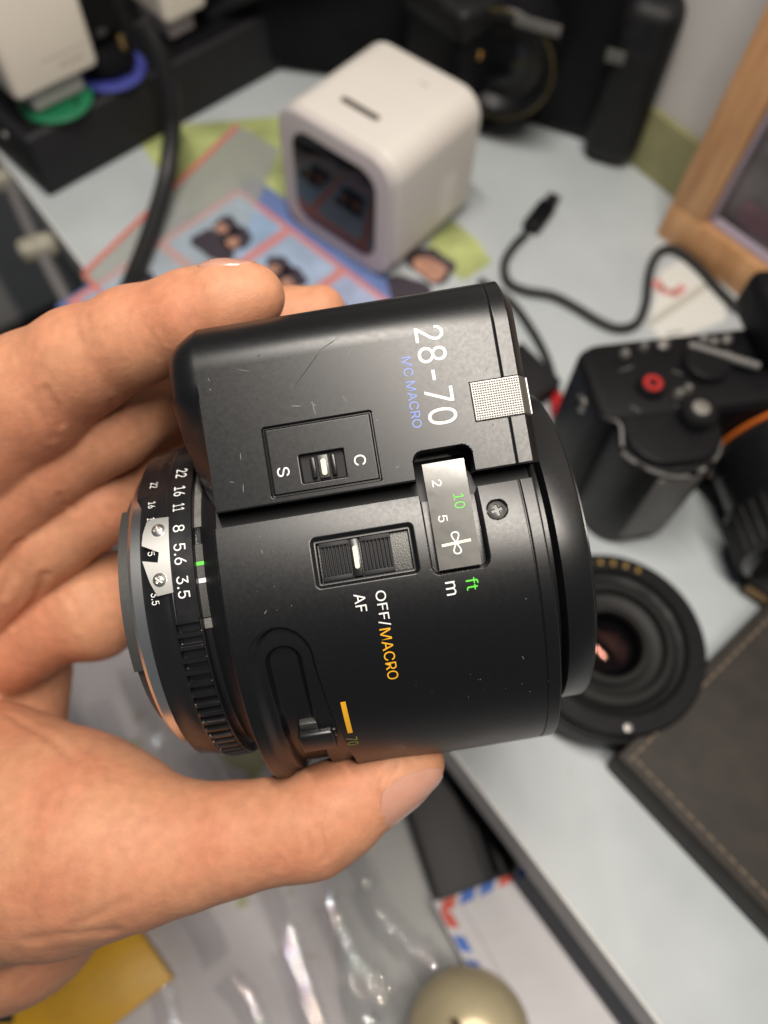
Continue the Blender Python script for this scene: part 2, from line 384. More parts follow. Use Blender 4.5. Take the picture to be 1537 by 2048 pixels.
# --- collar pieces between aperture ring and barrel
def curved(pts, R, th_=0.03, sub=10, m=None):
    """outline in (u, degrees) laid on radius R with thickness"""
    P = []
    n = len(pts)
    for i in range(n):
        a, b = np.array(pts[i], float), np.array(pts[(i+1) % n], float)
        k = max(1, int(abs(b[1]-a[1])/1.5))
        for j in range(k): P.append(a+(b-a)*j/k)
    P = np.array(P)
    bm = bmesh.new(); vs = [bm.verts.new((p[0], math.radians(p[1])*R, 0)) for p in P]; f = bm.faces.new(vs)
    bmesh.ops.triangulate(bm, faces=[f], quad_method='BEAUTY', ngon_method='BEAUTY')
    for s0 in np.arange(-80, 90, 2.0):
        y = math.radians(s0)*R
        bmesh.ops.bisect_plane(bm, geom=list(bm.verts)+list(bm.edges)+list(bm.faces), plane_co=(0, y, 0), plane_no=(0, 1, 0), dist=1e-6)
    g = bmesh.ops.extrude_face_region(bm, geom=list(bm.faces))
    for v in [e for e in g['geom'] if isinstance(e, bmesh.types.BMVert)]: v.co.z += th_
    bmesh.ops.recalc_face_normals(bm, faces=list(bm.faces))
    for v in bm.verts:
        t = v.co.y/R; r = R+v.co.z; v.co = Vector((v.co.x, r*math.sin(t), r*math.cos(t)))
    return from_bm(bm)
def rect_c(u0, u1, t0, t1): return [(u0, t0), (u1, t0), (u1, t1), (u0, t1)]
obj('collar_plate', curved(rect_c(-2.90, -2.42, 28.5, 66), 3.0, 0.03), K['grey_paint'], lens)
obj('collar_plate', curved(rect_c(-2.90, -2.42, -1.6, 22.2), 3.0, 0.035), mat('dark_grey_paint', (0.035, 0.034, 0.032), 0.5, speck=(70, 0.66, (0.2, 0.2, 0.19))), lens)
obj('collar_plate', curved(rect_c(-2.90, -2.42, -5.2, -2.0), 3.0, 0.035), K['grey_paint'], lens)
obj('index_mark', curved(rect_c(-2.90, -2.46, 15.1, 16.3), 3.035, 0.006), K['green_ink'], lens, label='green index line')
obj('index_mark', curved(rect_c(-2.89, -2.44, 9.4, 10.8), 3.035, 0.006), K['white_ink'], lens, label='white index line')
# --- screws
def phillips(r, h=0.03):
    """domed head with a cross recess"""
    n = 40; rad = np.linspace(0, 1, 22); A = np.linspace(0, 2*math.pi, 72, endpoint=False); V = []
    for q in rad:
        for a in A:
            x, y = q*r*math.cos(a), q*r*math.sin(a); z = h*(1-q*q)
            ax, ay = abs(x)/r, abs(y)/r
            if (ax < 0.17 and ay < 0.62) or (ay < 0.17 and ax < 0.62): z -= h*1.6
            V.append((x, y, z))
    Fc = []
    for k in range(len(rad)-1):
        for i in range(len(A)):
            j = (i+1) % len(A); Fc.append([k*len(A)+i, (k+1)*len(A)+i, (k+1)*len(A)+j, k*len(A)+j])
    m0 = len(V)
    for a in A: V.append((r*math.cos(a), r*math.sin(a), -0.05))
    for i in range(len(A)):
        j = (i+1) % len(A); k = (len(rad)-1)*len(A); Fc.append([k+i, m0+i, m0+j, k+j])
    return V, Fc
def screw(u, th, R, r, m, parent, spin=20, h=0.03):
    V, Fc = phillips(r, h); V = np.array(V) @ rot('Z', spin).T
    t = math.radians(th); c = np.array([u, R*math.sin(t), R*math.cos(t)])
    ex = np.array([1, 0, 0]); ez = np.array([0, math.sin(t), math.cos(t)]); ey = np.cross(ez, ex)
    return obj('screw', ((c+V[:, :1]*ex+V[:, 1:2]*ey+V[:, 2:]*ez).tolist(), Fc), m, parent, smooth=40)
screw(2.19, 14.3, RB-0.06, 0.145, K['dark_metal'], lens, 12)
screw(-2.66, 36.2, 3.02, 0.13, K['brushed'], lens, 30)
# --- silver sighting plate on the aperture ring
PL = [(-3.29, 31.8), (-3.29, 7.6), (-3.56, 7.2), (-3.66, 11.5), (-3.76, 18.4), (-3.50, 17.2), (-3.47, 20.4), (-3.76, 23.3), (-3.74, 27.0), (-3.67, 31.2), (-3.58, 32.0)]
plate = obj('sighting_plate', curved(PL, 3.17, 0.05), K['brushed'], lens, smooth=25)
screw(-3.47, 27.6, 3.235, 0.115, K['brushed'], plate, 15, 0.05)
screw(-3.49, 11.9, 3.235, 0.115, K['brushed'], plate, 50, 0.05)
# --- mount
obj('mount_flange', axial([(2.5, -3.7), (2.84, -3.72), (2.84, -4.10), (2.78, -4.17), (2.3, -4.17), (2.25, -3.8)], 160), K['chrome'], lens, smooth=28)
def lug(t0, t1): return curved(rect_c(-4.40, -4.165, t1, t0), 2.45, 0.17)
for t0, t1 in ((48, -20), (168, 120), (-80, -140)):
    obj('bayonet_lug', lug(t0, t1), K['dark_metal'], lens)
obj('mount_tube', axial([(2.2, -4.1), (2.42, -4.12), (2.42, -4.42), (2.3, -4.44), (2.2, -4.42)], 120), K['dark_metal'], lens, smooth=28)
obj('rear_glass', axial([(2.2, -3.9), (1.5, -4.0), (0.7, -4.06), (0.02, -4.08)], 64), K['glass'], lens, smooth=True)
# --- distance window
WINF = 0.50; W2, W10, W5 = (1.31, 1.50), (1.62, 1.16), (1.31, 0.92)
def wwin(v): return 3.60-0.065*(v-0.12)-0.13*np.maximum(0, v-1.35)**2
uu = np.linspace(1.12, 1.81, 4); vv = np.linspace(0.10, 1.84, 40); V_, U_ = np.meshgrid(vv, uu, indexing='ij')
win = link('distance_scale', quads_mesh('distance_scale', np.stack([U_, V_, wwin(V_)], -1).reshape(-1, 3), grid_quads(40, 4)[:, ::-1], True), mat('scale_drum', (0.085, 0.083, 0.077), 0.30, metal=0.15, coat=0.35, rnoise=(5, 0.05), bump=(3, 0.06, 0.01)), lens)
def on_win(P2, Fc, m, name, dz=0.006): return obj(name, ([(p[0], p[1], wwin(p[1])+dz) for p in P2], Fc), m, win, smooth=None)
def ribbon2(P, wd, closed=False):
    P = np.asarray(P, float); T = (np.roll(P, -1, 0)-np.roll(P, 1, 0)) if closed else np.gradient(P, axis=0); T /= np.linalg.norm(T, axis=1)[:, None]+1e-9
    Nn = np.stack([-T[:, 1], T[:, 0]], 1)*wd/2; V = []; Fc = []
    for p, n_ in zip(P, Nn): V += [p-n_, p+n_]
    n = len(P)
    for k in range(n if closed else n-1):
        j = (k+1) % n; Fc.append([2*k, 2*k+1, 2*j+1, 2*j])
    return V, Fc
t_ = np.linspace(0, 2*math.pi, 72, endpoint=False)
on_win(*ribbon2([(1.46+0.062*math.sin(2*t)*(0.75+0.25*abs(math.cos(t))), WINF+0.175*math.cos(t)) for t in t_], 0.022, True), K['white_ink'], 'lettering')
on_win(*ribbon2(np.linspace([1.22, WINF-0.012], [1.70, WINF+0.012], 8), 0.045), K['cream'], 'scale_index', 0.014)
# --- autofocus slide switch
def on_barrel(geo, th, R):                                       # geo local (x=u, y=arc, z=out) centred at angle th
    V = np.asarray(geo[0], float); t = math.radians(th)+V[:, 1]/R; r = R+V[:, 2]
    return np.stack([V[:, 0], r*np.sin(t), r*np.cos(t)], 1).tolist(), geo[1]
sw = thing_sw = strip('switch_track', -0.80, 0.74, 3.2, 13.4, RB-0.15, mat('brushed_black', (0.05, 0.05, 0.048), 0.38, metal=0.6, bump=(40, 0.4, 0.01)), lens, nt=12)
R_SW = RB-0.145
def pad(cx, w_, n):
    gs = [box((cx, 0.27, 0.04), (w_, 0.08, 0.08), 0.012), box((cx, -0.27, 0.04), (w_, 0.08, 0.08), 0.012), box((cx, 0, 0.0), (w_, 0.46, 0.04))]
    for i in range(n):
        x = cx-w_/2+(i+0.5)*w_/n; gs.append(box((x, 0, 0.05), (w_/n*0.5, 0.455, 0.09), 0.012))
    return cat_geo(*gs)
knob = obj('slide_knob', on_barrel(pad(-0.50, 0.48, 8), 8.3, R_SW), K['charcoal'], sw)
obj('slide_knob', on_barrel(pad(0.17, 0.50, 8), 8.3, R_SW), K['charcoal'], sw)
brd = obj('index_bridge', on_barrel(box((-0.17, 0, 0.06), (0.15, 0.60, 0.10), 0.015), 8.3, R_SW), K['gloss_black'], sw)
obj('index_line', on_barrel(prism(rrect(0.075, 0.36, 0.036, 5, -0.17, 0.0), 0.10, 0.125, 0.006), 8.3, R_SW), K['cream'], sw)
# --- single / continuous switch on the housing
def wf(v): return 3.62-math.tan(math.radians(3.0))*(v-1.3)
sc_sw = obj('mode_switch', box((-0.465, 2.07, wf(2.07)-0.15), (0.72, 0.45, 0.03)), K['charcoal'], lens)
for x in (-0.62, -0.29): obj('switch_ridge', box((x, 2.07, wf(2.07)-0.075), (0.075, 0.34, 0.10), 0.018), K['gloss_black'], sc_sw)
obj('switch_saddle', box((-0.455, 2.07, wf(2.07)-0.10), (0.17, 0.38, 0.07), 0.012), K['dark_metal'], sc_sw)
obj('index_line', prism(rrect(0.085, 0.27, 0.04, 5, -0.455, 2.06), wf(2.07)-0.065, wf(2.07)-0.045, 0.006), K['cream'], sc_sw)
# --- knurled silver tab folded over the front edge
def tab():
    nu_, nv_ = 300, 150
    u = np.linspace(2.095, 3.09, nu_); v = np.linspace(2.385, 3.015, nv_); U, V = np.meshgrid(u, v, indexing='ij')
    knurl = 0.5-0.5*np.cos(2*math.pi*(U-2.11)/0.040)*1.0; k2 = 0.5-0.5*np.cos(2*math.pi*(V-2.40)/0.040)
    border = sst(np.minimum(np.minimum(U-2.095, 3.09-U), np.minimum(V-2.385, 3.015-V)), 0.012, 0.03)
    W = 3.62-math.tan(math.radians(3.0))*(V-1.3)+0.028+0.010*knurl*k2*border
    over = np.clip(U-2.88, 0, None); W = W-0.42*(np.clip(over/0.19, 0, 1))**1.3*0.92
    W = np.where((U < 2.10) | (V < 2.39) | (V > 3.01), W-0.03, W)
    return quads_mesh('knurled_tab', np.stack([U, V, W], -1).reshape(-1, 3), grid_quads(nu_, nv_), True)
link('knurled_tab', tab(), K['silver'], lens)
# --- zoom lever in its track
lev = obj('zoom_lever', on_barrel(box((-1.38, 0, 0.07), (0.62, 0.50, 0.34), 0.06, 3), -43.5, RB-0.25), K['gloss_black'], lens)
obj('lever_face', on_barrel(box((-1.46, 0.33, 0.02), (0.34, 0.16, 0.16), 0.02), -43.5, RB-0.25), K['dark_metal'], lev)
obj('lever_lug', on_barrel(box((-1.10, 0.12, 0.06), (0.16, 0.20, 0.2), 0.03), -43.5, RB-0.25), K['gloss_black'], lev)
# --- print
try:                                                         # Blender's own bundled sans; its built-in face otherwise
    import os
    SANS = bpy.data.fonts.load(os.path.join(bpy.utils.system_resource('DATAFILES'), 'fonts', 'Inter.woff2'))
except Exception: SANS = None
def text_geo(s, size, spacing=1.0, thin=0.0, xs=1.0):
    """flat lettering outline; x along the line, y up, in cm, centred on x"""
    cu = bpy.data.curves.new('lettering', 'FONT')
    if SANS is not None: cu.font = SANS
    cu.body = s; cu.size = 1.0; cu.align_x = 'CENTER'; cu.space_character = spacing; cu.resolution_u = 6
    cu.offset = thin
    o = bpy.data.objects.new('lettering', cu); COL.objects.link(o); dg = bpy.context.evaluated_depsgraph_get(); dg.update()
    me = bpy.data.meshes.new_from_object(o.evaluated_get(dg)); bpy.data.objects.remove(o)
    V = np.array([v.co[:] for v in me.vertices]); Fc = [list(p.vertices) for p in me.polygons]
    bpy.data.meshes.remove(me); bpy.data.curves.remove(cu)
    if len(V) == 0: return [], []
    lo, hi = V.min(0), V.max(0)
    V[:, 0] -= (lo[0]+hi[0])/2
    return V*np.array([xs*size, size, 1]), Fc
def cap_h(size): return size*0.729
def print_flat(s, uc, vc, height, m, parent, length=None, spacing=1.0, thin=0.0, slope=0.0, dz=0.006, name='lettering', **kw):
    V, Fc = text_geo(s, 1.0, spacing, thin); V = np.asarray(V)
    y0, y1 = V[:, 1].min(), V[:, 1].max(); k = height/(y1-y0); kx = k if length is None else length/(V[:, 0].max()-V[:, 0].min())
    v = vc-V[:, 0]*kx; u = uc+(V[:, 1]-(y0+y1)/2)*k+slope*(v-vc)
    return obj(name, (np.stack([u, v, 3.62-math.tan(math.radians(3.0))*(v-1.3)+dz], 1).tolist(), Fc), m, parent, smooth=None, **kw)
def print_round(s, uc, thc, height, R, m, parent, length=None, spacing=1.0, thin=0.0, dz=0.008, name='lettering', cone=0.0, **kw):
    V, Fc = text_geo(s, 1.0, spacing, thin); V = np.asarray(V)
    y0, y1 = V[:, 1].min(), V[:, 1].max(); k = height/(y1-y0); kx = k if length is None else length/(V[:, 0].max()-V[:, 0].min())
    t = math.radians(thc)-V[:, 0]*kx/R; u = uc+(V[:, 1]-(y0+y1)/2)*k
    return obj(name, (np.stack([u, (R+dz)*np.sin(t), (R+dz)*np.cos(t)], 1).tolist(), Fc), m, parent, smooth=None, **kw)
print_flat('28-70', 1.575, 3.235, 0.47, K['white_ink'], hous, 1.62)
print_flat('MC MACRO', 1.145, 3.02, 0.155, K['blue_ink'], hous, 1.17, thin=0.0)
print_flat('S', -1.11, 2.08, 0.20, K['white_ink'], hous, 0.15)
print_flat('C', 0.14, 2.07, 0.19, K['white_ink'], hous, 0.17)
print_round('m', 1.24, -2.9, 0.155, RB, K['white_ink'], bar, 0.22)
print_round('ft', 1.59, -2.6, 0.20, RB, K['green_ink'], bar, 0.20)
print_round('OFF/', 0.115, -5.0, 0.19, RB, K['white_ink'], bar, 0.57)
print_round('MACRO', 0.10, -17.0, 0.18, RB, K['orange_ink'], bar, 0.92)
print_round('AF', -0.215, -2.8, 0.175, RB, K['white_ink'], bar, 0.29)
obj('lettering', curved(rect_c(-0.83, -0.745, -28.6, -40.4)[::-1], RB, 0.008), K['orange_ink'], bar)
print_round('70', -0.79, -44.4, 0.19, RB, K['olive_ink'], bar, 0.26, thin=-0.01)
RA = 3.20
for s, t, L_ in (('22', 50.3, .25), ('16', 41.6, .23), ('11', 34.9, .15), ('8', 27.3, .13), ('5.6', 18.9, .37), ('3.5', 8.7, .37)):
    print_round(s, -3.12, t, 0.20, RA, K['white_ink'], ap, L_)
for s, t, L_, h_ in (('22', 48.0, .15, .15), ('16', 38.8, .14, .13), ('11', 32.6, .10, .13), ('5', 20.9, .075, .12), ('3.5', 6.6, .2, .13)):
    print_round(s, -3.63, t, h_, 3.125, K['white_ink'], ap, L_)
def print_win(s, uc, vc, height, m, length):
    V, Fc = text_geo(s, 1.0); V = np.asarray(V); y0, y1 = V[:, 1].min(), V[:, 1].max(); k = height/(y1-y0); kx = length/(V[:, 0].max()-V[:, 0].min())
    on_win([(uc+(p[1]-(y0+y1)/2)*k, vc-p[0]*kx) for p in V], Fc, m, 'lettering')
print_win('2', W2[0], W2[1], 0.15, K['white_ink'], 0.11); print_win('5', W5[0], W5[1], 0.15, K['white_ink'], 0.11); print_win('10', W10[0], W10[1], 0.17, K['green_ink'], 0.24)
# --- wear: hairline scratches and specks
def scratch_set():
    out = {'scratch': ([], []), 'dark_scratch': ([], [])}
    def add(kind, P, wd):
        V, Fc = out[kind]; k0 = len(V); P = np.asarray(P, float); T = np.gradient(P, axis=0); T /= np.linalg.norm(T, axis=1)[:, None]+1e-9
        for i, p in enumerate(P):
            f = wd*math.sin(math.pi*(i+0.4)/(len(P)-0.2)); nrm = np.array([-T[i][1], T[i][0]])
            for s_ in (-1, 1): V.append(p+nrm*s_*f)
        for i in range(len(P)-1): Fc.append([k0+2*i, k0+2*i+1, k0+2*i+3, k0+2*i+2])
    for _ in range(22):
        c = np.array([rng.uniform(-2.1, 2.5), rng.uniform(1.75, 4.2)]); a = rng.uniform(0, 6.28); L_ = rng.choice([0.02, 0.04, 0.07, 0.12], p=[.35, .35, .2, .1])
        if (1.0 < c[0] < 2.0 and c[1] < 4.1) or (-1.4 < c[0] < .5 and c[1] < 2.9): continue
        t = np.linspace(-1, 1, 6)[:, None]; P = c+t*L_*np.array([[math.cos(a), math.sin(a)]])+t*t*L_*0.06*np.array([[-math.sin(a), math.cos(a)]])
        add('scratch' if rng.random() < 0.65 else 'dark_scratch', P, rng.uniform(0.003, 0.007))
    add('dark_scratch', np.linspace([-0.72, 3.42], [-0.2, 3.95], 8), 0.006); add('dark_scratch', np.linspace([-0.2, 3.95], [0.1, 4.1], 5), 0.004)
    add('scratch', np.linspace([-0.82, 3.12], [-0.66, 3.09], 5), 0.008); add('scratch', np.linspace([-0.5, 3.13], [-0.42, 3.05], 5), 0.008)
    add('scratch', np.linspace([-1.78, 2.0], [-1.8, 1.85], 5), 0.006); add('scratch', np.linspace([-1.75, 2.5], [-1.76, 2.38], 5), 0.006)
    for k, (V, Fc) in out.items():
        V = np.array(V); g = np.stack([V[:, 0], V[:, 1], 3.62-math.tan(math.radians(3.0))*(V[:, 1]-1.3)+0.003], 1)
        obj('surface_scratch', (g.tolist(), Fc), K[k], hous, smooth=None, kind='stuff')
    out['scratch'] = ([], [])
    for _ in range(60):
        c = np.array([rng.uniform(-2.2, 2.7), rng.uniform(-2.6, 1.2)]); a = rng.uniform(0, 6.28); L_ = rng.choice([0.008, 0.015, 0.04, 0.09], p=[.5, .3, .15, .05])
        if (-2.3 < c[0] < -0.8 and c[1] < -0.2) or (-1 < c[0] < 2.0 and c[1] > -1.7 and c[1] > -1.9): continue
        t = np.linspace(-1, 1, 5)[:, None]; add('scratch', c+t*L_*np.array([[math.cos(a), math.sin(a)]]), rng.uniform(0.003, 0.007))
    V, Fc = out['scratch']; V = np.array(V); t = V[:, 1]/RB
    obj('surface_scratch', (np.stack([V[:, 0], (RB+.003)*np.sin(t), (RB+.003)*np.cos(t)], 1).tolist(), Fc), K['scratch'], bar, smooth=None, kind='stuff')
scratch_set()
# ------------------------------------------------------------------ the hand
def cp(x, y, d): return np.array([(x-CX)/F*d, -(y-CY)/F*d, -d])         # a point in the camera's axes
def smin(a, b, k):
    h = np.clip(0.5+0.5*(b-a)/k, 0, 1); return b*(1-h)+a*h-k*h*(1-h)
def rcone(P, a, b, ra, rb, kz=1.0):
    """round cone; kz > 1 flattens it in depth"""
    a, b = a.astype(np.float32), b.astype(np.float32); ba = b-a; pa = P-a
    t = np.clip((pa@ba)/(ba@ba), 0, 1); q = pa-t[..., None]*ba
    if kz != 1.0: q[..., 2] *= kz
    return np.sqrt((q*q).sum(-1))-(ra+(rb-ra)*t)
def chain(P, pts, k=0.25):
    d = None
    for (p, r), (q, s) in zip(pts[:-1], pts[1:]):
        e = rcone(P, cp(*p), cp(*q), r, s); d = e if d is None else smin(d, e, k)
    return d
INDEX = [((-70, 900, 16.6), 1.75), ((70, 792, 15.7), 1.28), ((165, 722, 15.1), 1.02), ((270, 672, 14.7), 0.90), ((385, 633, 14.35), 0.83), ((455, 608, 14.15), 0.74), ((503, 595, 14.05), 0.61)]
MIDDLE = [((-60, 1040, 17.2), 1.38), ((90, 925, 16.7), 1.06), ((215, 850, 16.6), 0.99), ((330, 778, 17.15), 0.86), ((450, 705, 17.45), 0.80), ((580, 640, 17.4), 0.70), ((640, 622, 17.35), 0.58)]
RING = [((-40, 1180, 18.2), 1.28), ((90, 1075, 17.7), 1.05), ((190, 1005, 17.7), 1.0), ((310, 935, 18.8), 0.86), ((430, 870, 19.0), 0.74), ((560, 830, 19.0), 0.6)]
LITTLE = [((-20, 1310, 19.2), 1.3), ((110, 1235, 18.8), 1.12), ((185, 1215, 18.8), 1.26), ((300, 1160, 19.5), 0.95), ((420, 1130, 19.6), 0.72), ((500, 1120, 19.6), 0.55)]
THUMB = [((-40, 1665, 17.2), 2.9), ((130, 1678, 16.0), 2.2), ((215, 1684, 15.5), 1.78), ((300, 1695, 15.2), 1.36), ((380, 1690, 15.05), 1.14), ((470, 1676, 14.9), 1.00), ((560, 1660, 14.8), 0.91), ((625, 1648, 14.75), 0.93), ((680, 1616, 14.75), 0.86), ((755, 1566, 14.85), 0.72), ((808, 1538, 14.9), 0.60), ((840, 1524, 14.95), 0.47)]
def hand_sdf(P):
    P = P.astype(np.float32)
    ix, md, rg, lt = (chain(P, c, 0.22) for c in (INDEX, MIDDLE, RING, LITTLE))
    th = chain(P, THUMB, 0.3)
    palm = rcone(P, cp(-260, 1050, 19.0), cp(-230, 1500, 19.6), 2.1, 2.5, 1.0)
    palm = smin(palm, rcone(P, cp(-120, 980, 18.4), cp(-60, 1330, 20.6), 1.4, 1.5, 1.2), 0.9)
    palm = smin(palm, rcone(P, cp(20, 1345, 20.3), cp(-40, 1640, 20.0), 1.55, 1.9), 0.5)
    palm = smin(palm, rcone(P, cp(60, 1130, 20.2), cp(150, 1090, 20.0), 1.1, 0.95), 0.4)
    palm = smin(palm, rcone(P, cp(10, 1790, 18.6), cp(-330, 1800, 18.8), 2.55, 2.9), 0.6)
    palm = smin(palm, rcone(P, cp(-300, 1700, 19.2), cp(-900, 1980, 20.5), 2.9, 2.8), 1.2)
    d = smin(md, rg, 0.05); d = smin(d, lt, 0.06); d = smin(d, ix, 0.06)
    d = smin(d, palm, 0.30); d = smin(d, th, 0.22)
    return d
def trace(o, v, far=26.0):
    """march from o along v (both in camera axes) to the skin"""
    t = 0.0
    for _ in range(200):
        e = float(hand_sdf((o+v*t)[None])[0])
        if e < 0.002 or t > far: break
        t += e*0.7
    return o+v*t
def skin_pt(x, y):
    v = np.array([(x-CX)/F, -(y-CY)/F, -1.0]); return trace(v*9.0, v/np.linalg.norm(v))
def make_hand():
    vx = 0.075; lo = np.array([-19.0, -12.0, -23.0]); hi = np.array([1.6, 7.0, -12.6])
    n = np.ceil((hi-lo)/vx).astype(int)
    xs, ys, zs = (lo[i]+vx*np.arange(n[i]) for i in range(3))
    B = 8; nb = (n+B-1)//B; n = nb*B; D = np.empty(n, np.float32)            # coarse blocks first, fine samples only near the skin
    xs, ys, zs = (lo[i]+vx*np.arange(n[i]) for i in range(3))
    cc = [a.reshape(-1, B).mean(1) for a in (xs, ys, zs)]
    C = hand_sdf(np.stack(np.meshgrid(*cc, indexing='ij'), -1)); D[:] = np.repeat(np.repeat(np.repeat(C, B, 0), B, 1), B, 2)
    near = np.argwhere(np.abs(C) < vx*B*0.87+0.45); k = np.arange(B)
    for c0 in range(0, len(near), 400):
        q = near[c0:c0+400]*B; ii = q[:, 0, None]+k; jj = q[:, 1, None]+k; kk = q[:, 2, None]+k
        sh = (len(q), B, B, B)
        P = np.stack([np.broadcast_to(xs[ii][:, :, None, None], sh), np.broadcast_to(ys[jj][:, None, :, None], sh), np.broadcast_to(zs[kk][:, None, None, :], sh)], -1)
        D[ii[:, :, None, None], jj[:, None, :, None], kk[:, None, None, :]] = hand_sdf(P)
    # naive surface nets
    neg = D < 0
    c = neg[:-1, :-1, :-1].astype(np.int8)
    for dx, dy, dz in ((1,0,0),(0,1,0),(0,0,1),(1,1,0),(1,0,1),(0,1,1),(1,1,1)):
        c = c+neg[dx:n[0]-1+dx, dy:n[1]-1+dy, dz:n[2]-1+dz]
    act = (c > 0) & (c < 8); idx = np.full(act.shape, -1, np.int64); I = np.argwhere(act); idx[act] = np.arange(len(I))
    acc = np.zeros((len(I), 3)); cnt = np.zeros(len(I))
    corners = [(0,0,0),(1,0,0),(0,1,0),(0,0,1),(1,1,0),(1,0,1),(0,1,1),(1,1,1)]
    for a in corners:
        for ax in range(3):
            if a[ax] == 1: continue
            b = list(a); b[ax] = 1
            da = D[I[:, 0]+a[0], I[:, 1]+a[1], I[:, 2]+a[2]]; db = D[I[:, 0]+b[0], I[:, 1]+b[1], I[:, 2]+b[2]]
            s = (da < 0) != (db < 0); t = np.where(s, da/np.where(da-db == 0, 1, da-db), 0)
            p = np.tile(np.array(a, float), (len(I), 1)); p[:, ax] += t
            acc[s] += p[s]; cnt[s] += 1
    V = lo+vx*(I+acc/cnt[:, None])
    Q = []
    for ax in range(3):
        e1 = [0, 0, 0]; e1[ax] = 1
        A = neg[:n[0]-e1[0], :n[1]-e1[1], :n[2]-e1[2]]; B = neg[e1[0]:, e1[1]:, e1[2]:]
        b1, b2 = [(1, 2), (2, 0), (0, 1)][ax]
        E_ = np.argwhere(A != B); ok = (E_[:, b1] > 0) & (E_[:, b2] > 0) & (E_[:, b1] < n[b1]-1) & (E_[:, b2] < n[b2]-1) & (E_[:, ax] < n[ax]-1); E_ = E_[ok]
        flip = A[E_[:, 0], E_[:, 1], E_[:, 2]]
        def cell(o1, o2):
            k = E_.copy(); k[:, b1] -= o1; k[:, b2] -= o2; return idx[k[:, 0], k[:, 1], k[:, 2]]
        q = np.stack([cell(1, 1), cell(0, 1), cell(0, 0), cell(1, 0)], 1); q[~flip] = q[~flip][:, ::-1]; Q.append(q)
    Q = np.vstack(Q); Q = Q[(Q >= 0).all(1)]
    # snap onto the smooth field and settle
    for _ in range(2):
        e = 0.03; g = np.stack([hand_sdf(V+np.eye(3)[k]*e)-hand_sdf(V-np.eye(3)[k]*e) for k in range(3)], 1)
        g /= np.linalg.norm(g, axis=1)[:, None]+1e-9; V = V-g*np.clip(hand_sdf(V), -0.05, 0.05)[:, None]
    # creases pressed into the skin
    def crease(pts, depth, width):
        P3 = smooth_path([skin_pt(*p) for p in pts], 6); dmin = np.full(len(V), 9.0)
        for a, b in zip(P3[:-1], P3[1:]):
            ba = b-a; pa = V-a; t = np.clip((pa@ba)/(ba@ba+1e-9), 0, 1); dmin = np.minimum(dmin, np.linalg.norm(pa-t[:, None]*ba, axis=1))
        V[:] = V-g*(depth*np.exp(-(dmin/width)**2)-0.35*depth*np.exp(-((dmin-2.1*width)/width)**2))[:, None]
    for pts, dp, wd in CREASES: crease(pts, dp, wd)
    # low lumps so that no limb is a perfect cone
    ph = np.sin(V[:, 0]*2.1+1.3*np.sin(V[:, 1]*1.7))*np.sin(V[:, 1]*2.4+0.7*V[:, 2])*0.010; V += g*ph[:, None]
    return V, Q
CREASES = [
    ([(790, 1528), (770, 1556), (764, 1588), (772, 1618)], 0.04, 0.06),
    ([(415, 545), (425, 560)], 0.02, 0.06), ([(150, 640), (158, 668), (160, 690)], 0.012, 0.07), ([(170, 632), (180, 660)], 0.012, 0.07),
    ([(638, 1655), (645, 1690), (652, 1720)], 0.030, 0.06), ([(612, 1668), (622, 1700), (640, 1728)], 0.02, 0.05), ([(560, 1715), (566, 1740)], 0.025, 0.05), ([(664, 1650), (668, 1690)], 0.015, 0.05),
    ([(575, 1572), (590, 1590), (612, 1600)], 0.02, 0.06),
    ([(150, 1850), (200, 1830), (250, 1805), (275, 1785)], 0.014, 0.1), ([(60, 1880), (150, 1868), (230, 1862)], 0.02, 0.14),
    ([(215, 1530), (222, 1580), (205, 1630)], 0.018, 0.06), ([(272, 1565), (268, 1600)], 0.016, 0.06), ([(150, 1520), (120, 1590), (95, 1640)], 0.014, 0.07), ([(20, 1430), (90, 1470), (150, 1520)], 0.03, 0.10),
    ([(92, 778), (110, 812), (122, 850)], 0.03, 0.07), ([(60, 800), (85, 840), (105, 880)], 0.018, 0.07), ([(300, 660), (312, 690), (318, 715)], 0.014, 0.06), ([(322, 655), (334, 685)], 0.012, 0.05),
    ([(120, 990), (132, 1010), (150, 1020)], 0.03, 0.07), ([(225, 800), (240, 840), (262, 868)], 0.02, 0.06), ([(130, 1185), (150, 1215), (152, 1255)], 0.03, 0.08), ([(90, 1150), (70, 1200), (30, 1250)], 0.04, 0.1), ([(40, 1085), (25, 1140), (5, 1190)], 0.04, 0.1),
]
